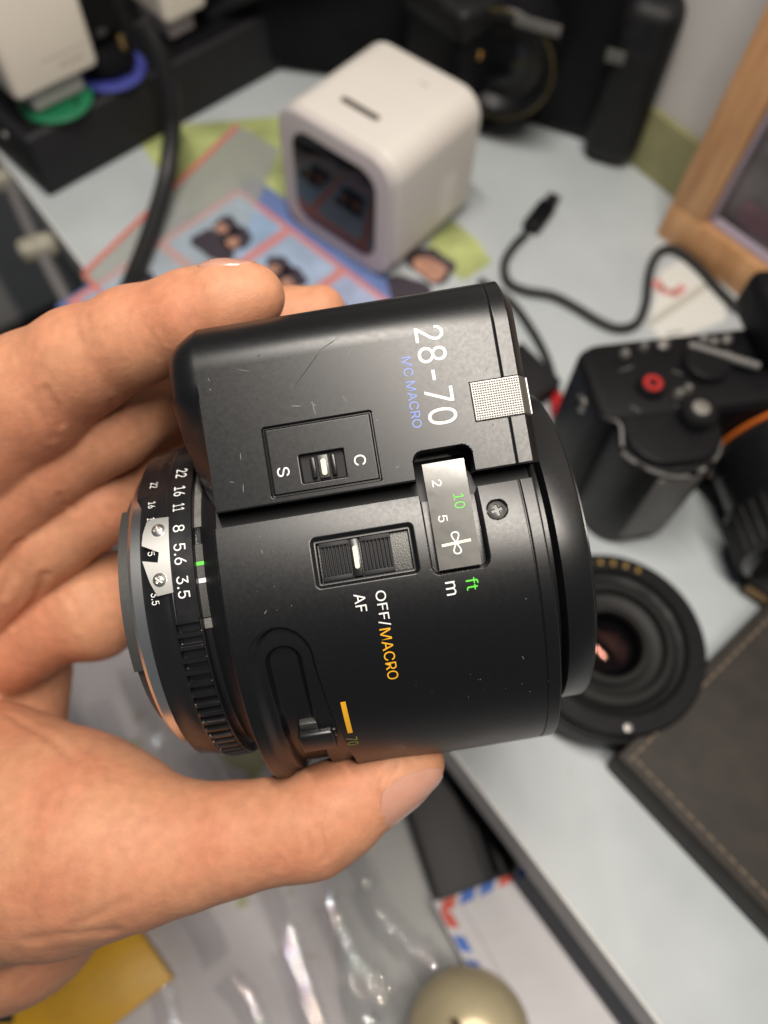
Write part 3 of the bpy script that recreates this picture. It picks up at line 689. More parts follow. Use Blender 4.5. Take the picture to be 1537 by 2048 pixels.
def skin_material():
    m = bpy.data.materials.new('skin'); m.use_nodes = True; nt = m.node_tree; N = nt.nodes; L = nt.links; b = N['Principled BSDF']
    tc = N.new('ShaderNodeTexCoord')
    def nz(sc_, det=4, off=None):
        t = N.new('ShaderNodeTexNoise'); t.inputs['Scale'].default_value = sc_; t.inputs['Detail'].default_value = det; L.new(tc.outputs['Object'], t.inputs['Vector']); return t
    a = nz(55, 5); r = N.new('ShaderNodeValToRGB'); e = r.color_ramp.elements
    e[0].position = 0.36; e[0].color = (0.545, 0.265, 0.15, 1); e[1].position = 0.66; e[1].color = (0.52, 0.215, 0.122, 1)
    L.new(a.outputs[0], r.inputs[0])
    f = nz(420, 5); mr = N.new('ShaderNodeMapRange'); mr.inputs[1].default_value = 0.3; mr.inputs[2].default_value = 0.7; mr.inputs[3].default_value = 0.90; mr.inputs[4].default_value = 1.08
    L.new(f.outputs[0], mr.inputs[0]); mx = N.new('ShaderNodeMix'); mx.data_type = 'RGBA'; mx.blend_type = 'MULTIPLY'; mx.inputs[0].default_value = 1
    L.new(r.outputs[0], mx.inputs[6]); L.new(mr.outputs[0], mx.inputs[7]); L.new(mx.outputs[2], b.inputs['Base Color'])
    b.inputs['Roughness'].default_value = 0.54; b.inputs['Specular IOR Level'].default_value = 0.30
    b.inputs['Subsurface Weight'].default_value = 0.22; b.inputs['Subsurface Radius'].default_value = (1.0, 0.32, 0.18); b.inputs['Subsurface Scale'].default_value = 0.004
    v = N.new('ShaderNodeTexVoronoi'); v.feature = 'DISTANCE_TO_EDGE'; v.inputs['Scale'].default_value = 1500
    w1 = nz(260, 3); mpn = N.new('ShaderNodeMix'); mpn.data_type = 'VECTOR'; mpn.inputs[0].default_value = 0.012
    L.new(tc.outputs['Object'], mpn.inputs[4]); L.new(w1.outputs['Color'], mpn.inputs[5]); L.new(mpn.outputs[1], v.inputs['Vector'])
    b1 = N.new('ShaderNodeBump'); b1.inputs['Strength'].default_value = 0.40; b1.inputs['Distance'].default_value = 0.00018; L.new(v.outputs[0], b1.inputs['Height'])
    g = nz(700, 6); b2 = N.new('ShaderNodeBump'); b2.inputs['Strength'].default_value = 0.24; b2.inputs['Distance'].default_value = 0.0004; L.new(g.outputs[0], b2.inputs['Height'])
    L.new(b1.outputs[0], b2.inputs['Normal']); L.new(b2.outputs[0], b.inputs['Normal']); return m
K['skin'] = skin_material()
K['nail'] = mat('nail', (0.55, 0.275, 0.20), 0.28, noise=(3, 0.05), sss=(0.25, (1.0, 0.4, 0.25), 0.25), coat=0.25)
HV, HQ = make_hand()
hand = thing('person', 'bare hand gripping the big black zoom lens, thumb below and fingers behind', 'hand', at(-40, 1500, 18))
hb = np.asarray(at(-40, 1500, 18))
def to_hand(Vc): return CAMP+np.asarray(Vc)@M.T-hb
hskin = link('body', quads_mesh('body', to_hand(HV), HQ, True), K['skin'], hand)
def nail(base, tip, half, facing, m, lift=0.028, curve=0.0):
    """nail plate wrapped over the finger: base/tip pixels+depth on the finger's axis, facing = direction it looks"""
    a, b = cp(*base), cp(*tip); ax = b-a; L_ = np.linalg.norm(ax); ax /= L_
    fz = np.array(facing, float); fz -= (fz@ax)*ax; fz /= np.linalg.norm(fz); sd = np.cross(ax, fz)
    ns, nt_ = 26, 22; O_ = np.zeros((ns, nt_, 3)); DR = np.zeros((ns, nt_, 3)); LF = np.zeros((ns, nt_, 1)); s = np.linspace(0, 1, ns); t = np.linspace(-1, 1, nt_)
    for i in range(ns):
        wdt = half*(0.80+0.20*math.sin(math.pi*min(1, s[i]*1.1)))*math.sqrt(max(0.0, 1-max(0, (0.16-s[i])/0.16)**2*0.75))*math.sqrt(max(0.02, 1-max(0, (s[i]-0.8)/0.2)**2*0.6))
        for j in range(nt_):
            ang = t[j]*wdt
            dr = fz*math.cos(ang)+sd*math.sin(ang); o = a+ax*(L_*s[i])
            O_[i, j] = o+dr*2.2; DR[i, j] = dr; LF[i, j] = lift*(1.0-0.9*max(0, 1-s[i]*6))
    tt = np.zeros((ns, nt_, 1))
    for _ in range(30): tt += np.clip(hand_sdf(O_-DR*tt)[..., None]*0.8, -0.5, 0.5); tt = np.minimum(tt, 2.2)
    G = O_-DR*tt+DR*LF
    top = G.reshape(-1, 3); cen = a+ax*L_*0.5; low = top-np.tile(fz, (len(top), 1))*0.05
    q = grid_quads(ns, nt_); q2 = q[:, ::-1]+len(top)
    rim = [i*nt_ for i in range(ns)]+[(ns-1)*nt_+j for j in range(1, nt_)]+[i*nt_+nt_-1 for i in range(ns-2, -1, -1)]+[j for j in range(nt_-2, 0, -1)]
    side = np.array([[rim[k], rim[(k+1) % len(rim)], rim[(k+1) % len(rim)]+len(top), rim[k]+len(top)] for k in range(len(rim))])
    Vn = np.vstack([top, low]); return link('fingernail', quads_mesh('fingernail', to_hand(Vn), np.vstack([q, q2, side]), True), m, hand)
nail((742, 1573, 14.85), (868, 1512, 15.0), 0.92, (0.40, -0.60, 0.70), K['nail']).data.set_sharp_from_angle(angle=math.radians(50))
nail((420, 612, 14.2), (525, 588, 14.0), 0.75, (0.05, 0.93, 0.12), K['nail']).data.set_sharp_from_angle(angle=math.radians(50))
# ------------------------------------------------------------------ the setting: desk, drawer, wall
def flat(pts, z, t=0.02):                                       # thin sheet from an outline in room xy
    P = np.asarray(pts, float)[:, :2]
    a = 0.5*np.sum(P[:, 0]*np.roll(P[:, 1], -1)-np.roll(P[:, 0], -1)*P[:, 1])
    if a < 0: P = P[::-1]
    return prism(P, z, z+t)
def dpoly(a0, a1, b0, b1): return [dk(a0, b0), dk(a1, b0), dk(a1, b1), dk(a0, b1)]
BF, BW = 5.45, 32.6                                             # front edge and wall, measured into the desk
desk = obj('desk_top', flat(dpoly(-95, 60, BF, BW), -2.4, 2.4), K['desk'], kind='structure')
obj('edge_strip', flat(dpoly(-95, 60, BF-0.12, BF-0.004), -2.55, 2.52), K['desk_edge'], desk)
obj('wall', flat(dpoly(-95, 60, BW, BW+2), -2.4, 90), K['wall'], kind='structure')
obj('skirting_band', flat(dpoly(-95, 60, BW-0.35, BW-0.01), 0.01, 3.2), K['olive'], kind='structure')
obj('floor', flat(dpoly(-160, 120, -120, 40), -66, 1), K['floor'], kind='structure')
obj('far_wall', flat(dpoly(-97, -95, -60, 60), -66, 160), K['wall'], kind='structure')
dr_ = thing('desk_drawer', 'pulled out grey desk drawer filled with bags and paper, below the desk edge', 'drawer', dk(0, 0, -9))
def loc(geo, t): return xf(geo, None, -np.asarray(t, float))
DZ = dk(0, 0, -9)
K['drawer'] = mat('drawer_grey', (0.34, 0.34, 0.35), 0.55, noise=(0.4, 0.06))
obj('drawer_floor', loc(flat(dpoly(-19, 34, -26, BF+8), -9.4, 0.4), DZ), K['drawer'], dr_)
obj('side_panel', loc(flat(dpoly(-19.8, -19, -26, BF-1.0), -9.4, 6.2), DZ), K['drawer'], dr_)
obj('back_panel', loc(flat(dpoly(-19, 34, BF+8.0, BF+8.5), -9.4, 5.4), DZ), K['charcoal'], dr_)
# ------------------------------------------------------------------ white cube projector
cy = math.radians(50)
cube = thing('cube_projector', 'white rounded cube projector with a dark glass window, standing on photo prints', 'projector', (0.9, 26.35, 0.05), cy-math.pi/2)
def sq_prism(w_, h_, r, y0, y1, bev, seg=3, n=10):              # rounded square in xz, extruded along y (front at y0)
    V, Fc = prism(rrect(w_, h_, r, n), 0, y1-y0, bev, seg)
    return [(-x, y0+z, y) for x, y, z in V], Fc
CW, CH, CD = 6.6, 6.5, 6.4; ccx = -CW/2+0.1
obj('shell', xf(sq_prism(CW, CH, 1.25, 0.35, CD, 0.35, 5), None, (ccx, 0, CH/2)), K['white_plastic'], cube)
obj('front_bezel', xf(sq_prism(CW-0.04, CH-0.04, 1.23, 0.0, 0.33, 0.16, 4), None, (ccx, 0, CH/2)), K['pearl'], cube)
obj('glass_window', xf(sq_prism(CW-1.75, CH-1.75, 0.95, -0.05, 0.04, 0.03, 2), None, (ccx, 0, CH/2)), K['glass'], cube)
gw = K['dark_metal']
btn = obj('top_slot', prism(rrect(2.1, 0.34, 0.16, 6, ccx-0.1, 1.9), CH-0.02, CH+0.03, 0.01), mat('slot_bronze', (0.10, 0.085, 0.07), 0.6), cube)
for k in range(7): obj('slot_bar', box((ccx-0.1-0.84+0.28*k, 1.9, CH+0.045), (0.05, 0.26, 0.05)), K['charcoal'], btn)
obj('top_mark', prism(rrect(0.5, 0.09, 0.04, 4, ccx+0.9, 5.0), CH-0.01, CH+0.012), mat('grey_print', (0.35, 0.33, 0.31), 0.6), cube)
obj('side_label', box((ccx+CW/2+0.003, 4.2, CH/2-0.8), (0.02, 1.1, 2.2)), mat('pale_label', (0.78, 0.74, 0.68), 0.5), cube)
# ------------------------------------------------------------------ photo prints and sleeve under the cube
fg = np.array([0.73, -0.69, 0]); fg /= np.linalg.norm(fg); gg = np.array([-fg[1], fg[0], 0])
PO = on(480, 385)
def fp(a, b): return PO+fg*a+gg*b
def frect(a0, a1, b0, b1): return [fp(a0, b0), fp(a1, b0), fp(a1, b1), fp(a0, b1)]
K['leaf'] = mat('leaf_green_card', (0.38, 0.43, 0.17), 0.6, noise=(0.35, 0.45))
K['red_line'] = mat('red_rule', (0.62, 0.16, 0.12), 0.6)
gc = thing('green_card', 'leafy yellow-green printed card under the photo prints by the cube', 'card', fp(0, 2)); gl_ = np.array(fp(0, 2))
obj('card_sheet', loc(flat([on(272, 276), on(352, 250), on(560, 232), on(640, 300), on(700, 460), on(420, 468), on(360, 400)], 0.004, 0.012), gl_), K['leaf'], gc)
obj('card_sheet', loc(flat([on(870, 470), on(905, 440), on(955, 480), on(985, 525), on(930, 560), on(840, 520)], 0.004, 0.012), gl_), K['leaf'], gc)
sl = thing('plastic_sleeve', 'clear plastic sleeve with a thin red rule, left of the cube', 'sleeve', on(300, 450)); so = np.array(on(300, 450))
obj('sleeve_film', loc(flat([on(165, 560), on(470, 246), on(560, 300), on(420, 640)], 0.03, 0.01), so), K['sleeve'], sl)
def ribbon(p, q, wd, z, t=0.006):
    p, q = np.asarray(p), np.asarray(q); d = (q-p)/np.linalg.norm(q-p); n_ = np.array([-d[1], d[0], 0])*wd/2
    return flat([p-n_, q-n_, q+n_, p+n_], z, t)
obj('red_rule', loc(ribbon(on(168, 548), on(476, 252), 0.28, 0.042), so), K['red_line'], sl)
obj('red_rule', loc(ribbon(on(168, 548), on(250, 640), 0.2, 0.042), so), K['red_line'], sl)
ps = thing('photo_sheet', 'sheet of blue photo prints framed with pink-red lines beneath the cube', 'photo', PO); 
K['photo_blue'] = mat('photo_blue', (0.14, 0.20, 0.42), 0.35, noise=(0.5, 0.2)); K['photo_red'] = mat('photo_red', (0.62, 0.24, 0.23), 0.4)
def photo_sky(i):
    return mat('photo_sky', (0.31+0.03*(i % 3), 0.43, 0.61-0.03*(i % 2)), 0.35, noise=(0.5, 0.25))
SKY = [photo_sky(i) for i in range(3)]
K['photo_dark'] = mat('photo_dark', (0.05, 0.04, 0.055), 0.4); K['photo_skin'] = mat('photo_skin', (0.45, 0.24, 0.17), 0.4, noise=(1.5, 0.3))
obj('sheet', loc(flat(frect(-0.4, 17.2, -11, 1.3), 0.018, 0.008), PO), K['photo_blue'], ps)
obj('frame_line', loc(flat(frect(-0.25, 11.4, -10.5, 0.15), 0.028, 0.004), PO), K['photo_red'], ps)
def blob(cx, cy, rx, ry, z, n=18, jag=0.15):
    return flat([fp(cx+rx*math.cos(t)*(1+jag*math.sin(3*t+cx)), cy+ry*math.sin(t)*(1+jag*math.cos(4*t+cy))) for t in np.linspace(0, 2*math.pi, n, endpoint=False)], z, 0.003)
for i in range(3):
    for j in range(2):
        a0 = 0.12+i*3.8; b1 = -0.15-j*5.2
        c = obj('photo_print', loc(flat(frect(a0, a0+3.3, b1-4.7, b1), 0.034, 0.003), PO), SKY[(i+j) % 3], ps)
        obj('pictured_group', loc(cat_geo(blob(a0+1.2, b1-1.9, 0.7, 0.6, 0.039), blob(a0+2.2, b1-2.1, 0.7, 0.8, 0.039), blob(a0+1.7, b1-3.2, 1.25, 0.8, 0.039)), PO), K['photo_dark'], c)
        obj('pictured_faces', loc(cat_geo(blob(a0+1.15, b1-2.2, 0.33, 0.3, 0.044), blob(a0+2.25, b1-2.4, 0.33, 0.35, 0.044)), PO), K['photo_skin'], c)
c = obj('photo_print', loc(flat(frect(11.7, 16.8, -5.0, 0.9), 0.034, 0.003), PO), SKY[1], ps)
p1_ = on(858, 535)-PO; ca, cb = float(p1_@fg), float(p1_@gg)
obj('pictured_hair', loc(cat_geo(blob(ca, cb+0.2, 1.3, 1.0, 0.039), blob(ca+0.4, cb-1.8, 1.2, 0.9, 0.039)), PO), K['photo_dark'], c)
obj('pictured_faces', loc(cat_geo(blob(ca+0.1, cb, 0.9, 0.65, 0.044),), PO), K['photo_skin'], c)
# ------------------------------------------------------------------ power strip and plugs
sp = on(100, 397); syaw = math.atan2(10.9, 11.2)
strip_t = thing('power_strip', 'black power strip with green and blue sockets on the desk', 'power strip', sp, syaw)
obj('strip_body', box((12, 3.4, 1.65), (24, 6.8, 3.3), 0.25, 3), K['charcoal'], strip_t)
obj('strip_lid', box((12, 3.4, 3.32), (23.3, 6.2, 0.12), 0.05, 2), K['black_plastic'], strip_t)
SZ = 3.4
def strip_local(x, y, z):
    p = on(x, y, z)-sp; c_, s_ = math.cos(syaw), math.sin(syaw); return np.array([p[0]*c_+p[1]*s_, -p[0]*s_+p[1]*c_, z])
g0 = strip_local(112, 200, SZ); b0 = strip_local(222, 140, SZ); w0 = strip_local(330, 60, SZ)
for nm, p, m_ in (('green_socket', g0, K['green']), ('blue_socket', b0, K['blue'])):
    so_ = obj(nm, xf(lathe([(1.75, 0), (1.75, 0.10), (1.65, 0.16), (1.3, 0.16), (1.2, 0.1)], 48), None, p), m_, strip_t)
    obj('pin_hole', xf(lathe([(0.14, 0), (0.14, 0.12)], 16), None, p+np.array([0.55, -1.0, 0.06])), K['recess'], so_)
obj('rivet', xf(lathe([(0.2, 0), (0.2, 0.05), (0.1, 0.12)], 16), rot('Y', -90), (-0.05, 2.2, 2.4)), K['brushed'], strip_t)
def s2w(p):
    c_, s_ = math.cos(syaw), math.sin(syaw); return sp+np.array([p[0]*c_-p[1]*s_, p[0]*s_+p[1]*c_, p[2]])
def charger(name, label, p, yaw, wx, wy, h, lean, neck=1.1):
    t = thing(name, label, 'charger', s2w(p), yaw, group=None)
    R_ = rot('X', lean)
    obj('plug_neck', xf(box((0, 0, neck/2), (wx*0.62, wy*0.62, neck), 0.18, 3), R_), K['pearl'], t)
    obj('adapter_body', xf(box((0, 0, neck+h/2), (wx, wy, h), 0.38, 4), R_), K['ivory'], t)
    return t, R_, neck
c1, R1, nk = charger('wall_charger', 'large white charger plugged into the green socket of the power strip', g0+np.array([0.1, 0.35, 0.15]), syaw-0.03, 4.4, 2.9, 5.2, 0)
obj('small_print', xf(box((0.9, -1.455, 2.0), (1.3, 0.01, 0.28)), R1), mat('faint_print', (0.55, 0.50, 0.44), 0.5), c1)
obj('small_print', xf(box((0.6, -1.455, 2.45), (2.2, 0.01, 0.12)), R1), bpy.data.materials['faint_print'], c1)
c2, R2, nk2 = charger('wall_charger', 'narrow white charger with grey fine print behind the black plug', w0+np.array([0.4, 0.2, 0.1]), syaw, 2.6, 4.2, 6.0, 0, neck=1.2)
for k in range(8): obj('small_print', xf(box((0.15+rng.uniform(-.1, .1), -2.105, 3.6+0.4*k), (1.5-0.2*rng.random(), 0.01, 0.16)), R2), bpy.data.materials['faint_print'], c2)
pl = thing('cable_plug', 'black power plug with a thick cord in the blue socket', 'plug', s2w(b0+np.array([0.1, 0.3, 0.2])), syaw)
obj('plug_base', lathe([(1.35, 0), (1.4, 0.25), (1.3, 0.7), (1.05, 1.2)], 40), K['black_plastic'], pl)
obj('plug_grip', box((0.0, 0.2, 2.6), (2.3, 1.7, 2.8), 0.5, 4), K['black_plastic'], pl)
obj('plug_band', box((0.55, -0.95, 1.0), (0.26, 0.2, 1.1), 0.04), mat('brass_band', (0.30, 0.20, 0.08), 0.4, metal=0.6), pl)
obj('plug_band', box((-0.2, -0.72, 1.9), (0.5, 0.1, 0.35), 0.04), K['dark_metal'], pl)
plw = s2w(b0+np.array([0.1, 0.3, 0.2]))
cord_px = [(285, 40, 7.2), (318, 105, 6.0), (338, 175, 4.6), (345, 250, 3.0), (333, 350, 1.5), (305, 450, 0.8), (272, 540, 0.5), (225, 650, 0.45), (150, 800, -3)]
obj('plug_cord', loc(tube(smooth_path([on(x, y, z) for x, y, z in cord_px], 10), 0.42, 14), plw) if False else xf(loc(tube(smooth_path([on(x, y, z) for x, y, z in cord_px], 10), 0.42, 14), plw), rot('Z', -math.degrees(syaw))), K['cable'], pl)
# ------------------------------------------------------------------ black camera and cases at the back
K['dslr'] = mat('camera_black', (0.004, 0.004, 0.005), 0.5, spec=0.18, bump=(25, 0.5, 0.02))
bc0 = on(1040, 262); byaw = math.radians(-22)
bc = thing('black_camera', 'black camera with a gold-ringed lens, at the back beside the wall', 'camera', bc0, byaw)
obj('camera_body', box((0.6, 3.0, 4.6), (11.5, 5.0, 9.2), 0.7, 4), K['dslr'], bc)
obj('grip', box((4.9, 0.2, 4.2), (2.8, 2.6, 8.2), 0.9, 4), K['rubber'], bc)
obj('prism_hump', box((-0.8, 2.6, 9.4), (4.6, 4.4, 2.2), 0.7, 4), K['dslr'], bc)
RX = rot('X', 90)
bl = obj('lens_barrel', xf(lathe([(2.5, 0), (2.5, 1.2), (2.65, 1.3), (2.65, 2.6), (2.5, 2.8), (2.2, 2.7), (1.9, 2.2)], 64), RX, (-1.2, 0.6, 4.6)), K['gloss_black'], bc)
obj('gold_ring', xf(lathe([(2.60, 2.70), (2.66, 2.72), (2.66, 2.80), (2.58, 2.82)], 64, caps=False), RX, (-1.2, 0.6, 4.6)), mat('gold_ring', (0.12, 0.09, 0.03), 0.4, metal=0.5), bl)
obj('front_element', xf(lathe([(1.95, 2.0), (1.2, 2.2), (0.02, 2.3)], 48), RX, (-1.2, 0.6, 4.6)), K['glass'], bl)
obj('mode_dial', xf(lathe([(1.3, 0), (1.3, 0.9), (1.15, 1.0), (0.02, 1.02)], 40), None, (-4.0, 2.6, 9.2)), K['charcoal'], bc)
obj('name_plate', box((0.2, -2.3, 7.0), (2.2, 0.1, 0.5), 0.03), K['grey_paint'], bc)
obj('badge', box((-2.6, -2.35, 5.0), (0.9, 0.1, 0.4), 0.03), mat('amber_badge', (0.40, 0.22, 0.05), 0.5), bc)
obj('badge', box((3.9, -1.2, 5.9), (0.9, 0.1, 0.6), 0.03), mat('grey_badge', (0.10, 0.10, 0.09), 0.5), bc)
pc = on(960, 330)
po_ = thing('lens_pouch', 'black padded pouch standing behind the white cube', 'pouch', on(975, 300)+np.array([-1.6, 2.6, 0]), math.radians(40))
obj('pouch_body', box((0, 0, 3.6), (5.0, 4.2, 7.2), 0.8, 4), K['black_plastic'], po_)
obj('pouch_lid', box((0, 0, 6.6), (5.2, 4.4, 1.6), 0.5, 3), K['rubber'], po_)
obj('buckle', xf(lathe([(0.28, 0), (0.28, 0.1), (0.1, 0.14)], 20), None, (-0.5, -1.0, 7.4)), K['brushed'], po_)
obj('buckle', xf(lathe([(0.3, 0), (0.3, 0.1), (0.1, 0.14)], 20), None, (1.4, -1.5, 7.4)), K['brushed'], po_)
bb = thing('camera_bag', 'black fabric camera bag filling the dark top edge behind the chargers', 'bag', on(665, 110)+np.array([0.2, 2.0, 0]), math.radians(-10))
obj('bag_body', box((0, 0, 5.5), (17, 9, 11), 1.4, 4), mat('bag_fabric', (0.006, 0.006, 0.008), 0.85, spec=0.2, bump=(14, 0.6, 0.03), noise=(0.5, 0.4)), bb)
obj('bag_flap', box((0, -4.4, 8.0), (16, 0.7, 5), 0.3, 3), K['rubber'], bb)
obj('bag_strap', tube(smooth_path([(-7, -4.9, 2), (-3, -5.3, 5), (2, -5.2, 7), (7, -4.9, 9)], 8), 0.35, 8), K['charcoal'], bb)
# ------------------------------------------------------------------ picture frame
def wood_mat():
    m = bpy.data.materials.new('oak'); m.use_nodes = True; nt = m.node_tree; N = nt.nodes; L = nt.links; b = N['Principled BSDF']
    tc = N.new('ShaderNodeTexCoord'); mp = N.new('ShaderNodeMapping'); mp.inputs['Scale'].default_value = (60, 60, 8); L.new(tc.outputs['Object'], mp.inputs[0])
    t = N.new('ShaderNodeTexNoise'); t.inputs['Scale'].default_value = 3; t.inputs['Detail'].default_value = 6; L.new(mp.outputs[0], t.inputs['Vector'])
    r = N.new('ShaderNodeValToRGB'); e = r.color_ramp.elements; e[0].position = 0.3; e[0].color = (0.44, 0.22, 0.092, 1); e[1].position = 0.7; e[1].color = (0.62, 0.35, 0.17, 1)
    L.new(t.outputs[0], r.inputs[0]); L.new(r.outputs[0], b.inputs['Base Color']); b.inputs['Roughness'].default_value = 0.5; return m
K['wood'] = wood_mat()
f0 = on(1312, 468); f1 = on(1492, 604); fyaw = math.atan2(f1[1]-f0[1], f1[0]-f0[0])
fl = float(np.linalg.norm((f1-f0)[:2])); FW, FH = 13.5, 18.0
fm = thing('picture_frame', 'oak picture frame leaning upright near the wall, holding a grey photo', 'picture frame', f0, fyaw)
LR = rot('X', -4)
obj('frame_rail', xf(box((FW/2, 0.9, 0.95), (FW, 1.8, 1.9), 0.08, 2), LR), K['wood'], fm)
obj('frame_rail', xf(box((FW/2, 0.9, FH-0.95), (FW, 1.8, 1.9), 0.08, 2), LR), K['wood'], fm)
obj('frame_stile', xf(box((0.95, 0.9, FH/2), (1.9, 1.79, FH-3.83), 0.08, 2), LR), K['wood'], fm)
obj('frame_stile', xf(box((FW-0.95, 0.9, FH/2), (1.9, 1.79, FH-3.83), 0.08, 2), LR), K['wood'], fm)
mt = obj('photo', xf(box((FW/2, 1.2, FH/2), (FW-3.7, 0.1, FH-3.7)), LR), mat('grey_photo', (0.13, 0.12, 0.125), 0.5, noise=(0.22, 0.7)), fm)
obj('inner_lip', xf(cat_geo(box((2.0, 0.7, FH/2), (0.14, 0.5, FH-3.9)), box((FW/2, 0.7, 2.0), (FW-4.3, 0.5, 0.14))), LR), mat('lilac_lip', (0.38, 0.32, 0.40), 0.5), fm)
obj('photo_subject', xf(box((4.8, 1.13, 6.4), (1.6, 0.02, 4.5), 0.0), LR), mat('pale_subject', (0.34, 0.32, 0.32), 0.5, noise=(0.6, 0.4)), fm)
obj('photo_subject', xf(box((4.9, 1.125, 2.9), (4.2, 0.02, 1.2), 0.0), LR), mat('plum_subject', (0.12, 0.07, 0.09), 0.5, noise=(0.6, 0.4)), fm)
# ------------------------------------------------------------------ cables on the desk
uc = thing('usb_cable', 'thin black cable with a plug end, looping across the white desk', 'cable', on(1075, 430, 0.3)); uo = np.array(on(1075, 430, 0.3))
up_ = [on(x, y, 0.3) for x, y in [(1054, 466), (1028, 492), (1010, 525), (1016, 562), (1050, 580), (1105, 590), (1150, 612), (1200, 642), (1240, 656), (1275, 645), (1293, 605), (1300, 545), (1318, 505), (1350, 498), (1395, 530), (1440, 580), (1480, 620)]]
obj('cord', loc(tube(smooth_path(up_, 8), 0.20, 10), uo), K['cable'], uc)
ua, ub = on(1058, 460, 0.35), on(1110, 392, 0.35); ud = (ub-ua)/np.linalg.norm(ub-ua)
ang = math.degrees(math.atan2(ud[1], ud[0]))
obj('plug_shell', xf(box((1.15, 0, 0), (2.1, 0.95, 0.6), 0.22, 3), rot('Z', ang), ua-uo), K['black_plastic'], uc)
obj('plug_tip', xf(box((2.5, 0, 0), (0.8, 0.66, 0.32), 0.06, 2), rot('Z', ang), ua-uo), K['charcoal'], uc)
lc = thing('strap_lanyard', 'thin black lanyard cord with a red tag beside the right camera', 'lanyard', on(1118, 820, 0.3)); lo_ = np.array(on(1118, 820, 0.3))
obj('lanyard_cord', loc(tube(smooth_path([on(x, y, 0.3) for x, y in [(960, 560), (1020, 600), (1062, 655), (1092, 710), (1108, 760), (1116, 792)]], 8), 0.17, 10), lo_), K['cable'], lc)
obj('red_tag', loc(tube(smooth_path([on(x, y, 0.35) for x, y in [(1116, 788), (1114, 812), (1118, 838), (1116, 862)]], 6), np.interp(np.linspace(0, 1, 19), [0, .15, .5, .8, 1], [.18, .26, .24, .26, .1]), 12), lo_), K['red'], lc)
obj('tag_string', loc(tube(smooth_path([on(1121, 812, 0.3), on(1142, 798, 0.8), on(1168, 775, 2.4)], 6), 0.07, 8), lo_), K['cable'], lc)
st = thing('paper_slip', 'white paper slip with a red printed mark beside the cable loop', 'paper', on(1370, 600)); s_o = np.array(on(1370, 600))
obj('slip_sheet', loc(flat([on(1300, 650), on(1322, 545), on(1372, 512), on(1450, 590), on(1452, 640), on(1330, 690)], 0.006, 0.012), s_o), mat('slip_paper', (0.72, 0.72, 0.68), 0.6), st)
obj('red_print', loc(cat_geo(ribbon(on(1312, 560), on(1322, 580), 0.5, 0.02), ribbon(on(1320, 578), on(1352, 590), 0.42, 0.02), ribbon(on(1350, 590), on(1368, 572), 0.42, 0.02)), s_o), mat('red_print', (0.66, 0.28, 0.26), 0.6), st)
obj('tape_edge', loc(ribbon(on(1300, 648), on(1430, 560), 0.35, 0.021), s_o), mat('tape_edge', (0.50, 0.48, 0.42), 0.6), st)
gb = on(1062, 790)
sb = thing('small_box', 'small dark grey box half hidden behind the zoom lens front', 'box', gb, YAW)
obj('box_shell', box((-0.6, -0.6, 0.5), (2.6, 3.0, 1.0), 0.08, 2), K['charcoal'], sb)
obj('box_lid', box((-0.6, -0.6, 1.05), (2.62, 3.02, 0.12), 0.04, 2), K['charcoal'], sb)
# ------------------------------------------------------------------ mirrorless camera on the right
mo = on(1165, 735, 5.6)*np.array([1, 1, 0]); myaw = math.radians(9)
mc = thing('mirrorless_camera', 'black camera with worn grip, red button ring and orange lens ring, right side', 'camera', mo, myaw)
def ml(x, y, z):
    p = on(x, y, z)-mo; c_, s_ = math.cos(myaw), math.sin(myaw); return np.array([p[0]*c_+p[1]*s_, -p[0]*s_+p[1]*c_, z])
MH = 5.9
obj('camera_body', xf(prism(rrect(12.8, 3.4, 0.7, 5, 6.2, -1.0), 0.02, MH, 0.22, 3), None, (0, 0, 0)), K['dslr'], mc)
obj('top_plate', prism(rrect(12.6, 3.2, 0.7, 5, 6.2, -1.0), MH, MH+0.16, 0.08, 2), K['black_plastic'], mc)
gp = obj('grip', prism(rrect(3.7, 3.6, 1.4, 8, 2.25, -3.0), 0.05, MH-0.25, 0.35, 4), K['rubber'], mc)
gx = prism(rrect(3.4, 3.3, 1.25, 8, 2.25, -2.9), MH-0.3, MH+0.1, 0.15, 3); obj('grip_cap', gx, K['black_plastic'], mc)
wr = [(2.25+1.9*math.cos(t), -3.0+1.85*math.sin(t), MH-0.35+0.05*math.sin(5*t)) for t in np.linspace(math.pi*1.05, math.pi*1.95, 16)]
wr = smooth_path(wr, 4)
for k0, k1, r_ in ((4, 12, 0.07), (15, 33, 0.06), (36, 40, 0.09), (44, 56, 0.06)): obj('worn_rim', tube(wr[k0:k1], r_, 8), K['grey_paint'], gp)
rb = ml(1300, 778, MH+0.1)
rbn = obj('shutter_button', xf(lathe([(0.5, 0), (0.5, 0.25), (0.42, 0.34), (0.02, 0.36)], 32), None, rb), K['black_plastic'], mc)
obj('red_ring', xf(lathe([(0.15, 0.33), (0.16, 0.40), (0.33, 0.40), (0.35, 0.33)], 32, caps=False), None, rb), mat('red_ring', (0.36, 0.012, 0.012), 0.5), rbn)
kn_ = ml(1395, 828, MH+0.3)
obj('control_knob', xf(lathe([(0.62, -0.3), (0.62, 0.25), (0.55, 0.34), (0.02, 0.36)], 36), None, kn_), K['black_plastic'], mc)
obj('knob_glint_cap', xf(lathe([(0.34, 0.34), (0.30, 0.42), (0.02, 0.45)], 20), None, kn_), K['silver'], mc)
md_ = ml(1410, 730, MH+0.2)
obj('mode_dial', xf(lathe([(0.8, -0.05), (0.8, 0.3), (0.72, 0.36), (0.02, 0.38)], 40), None, md_), K['black_plastic'], mc)
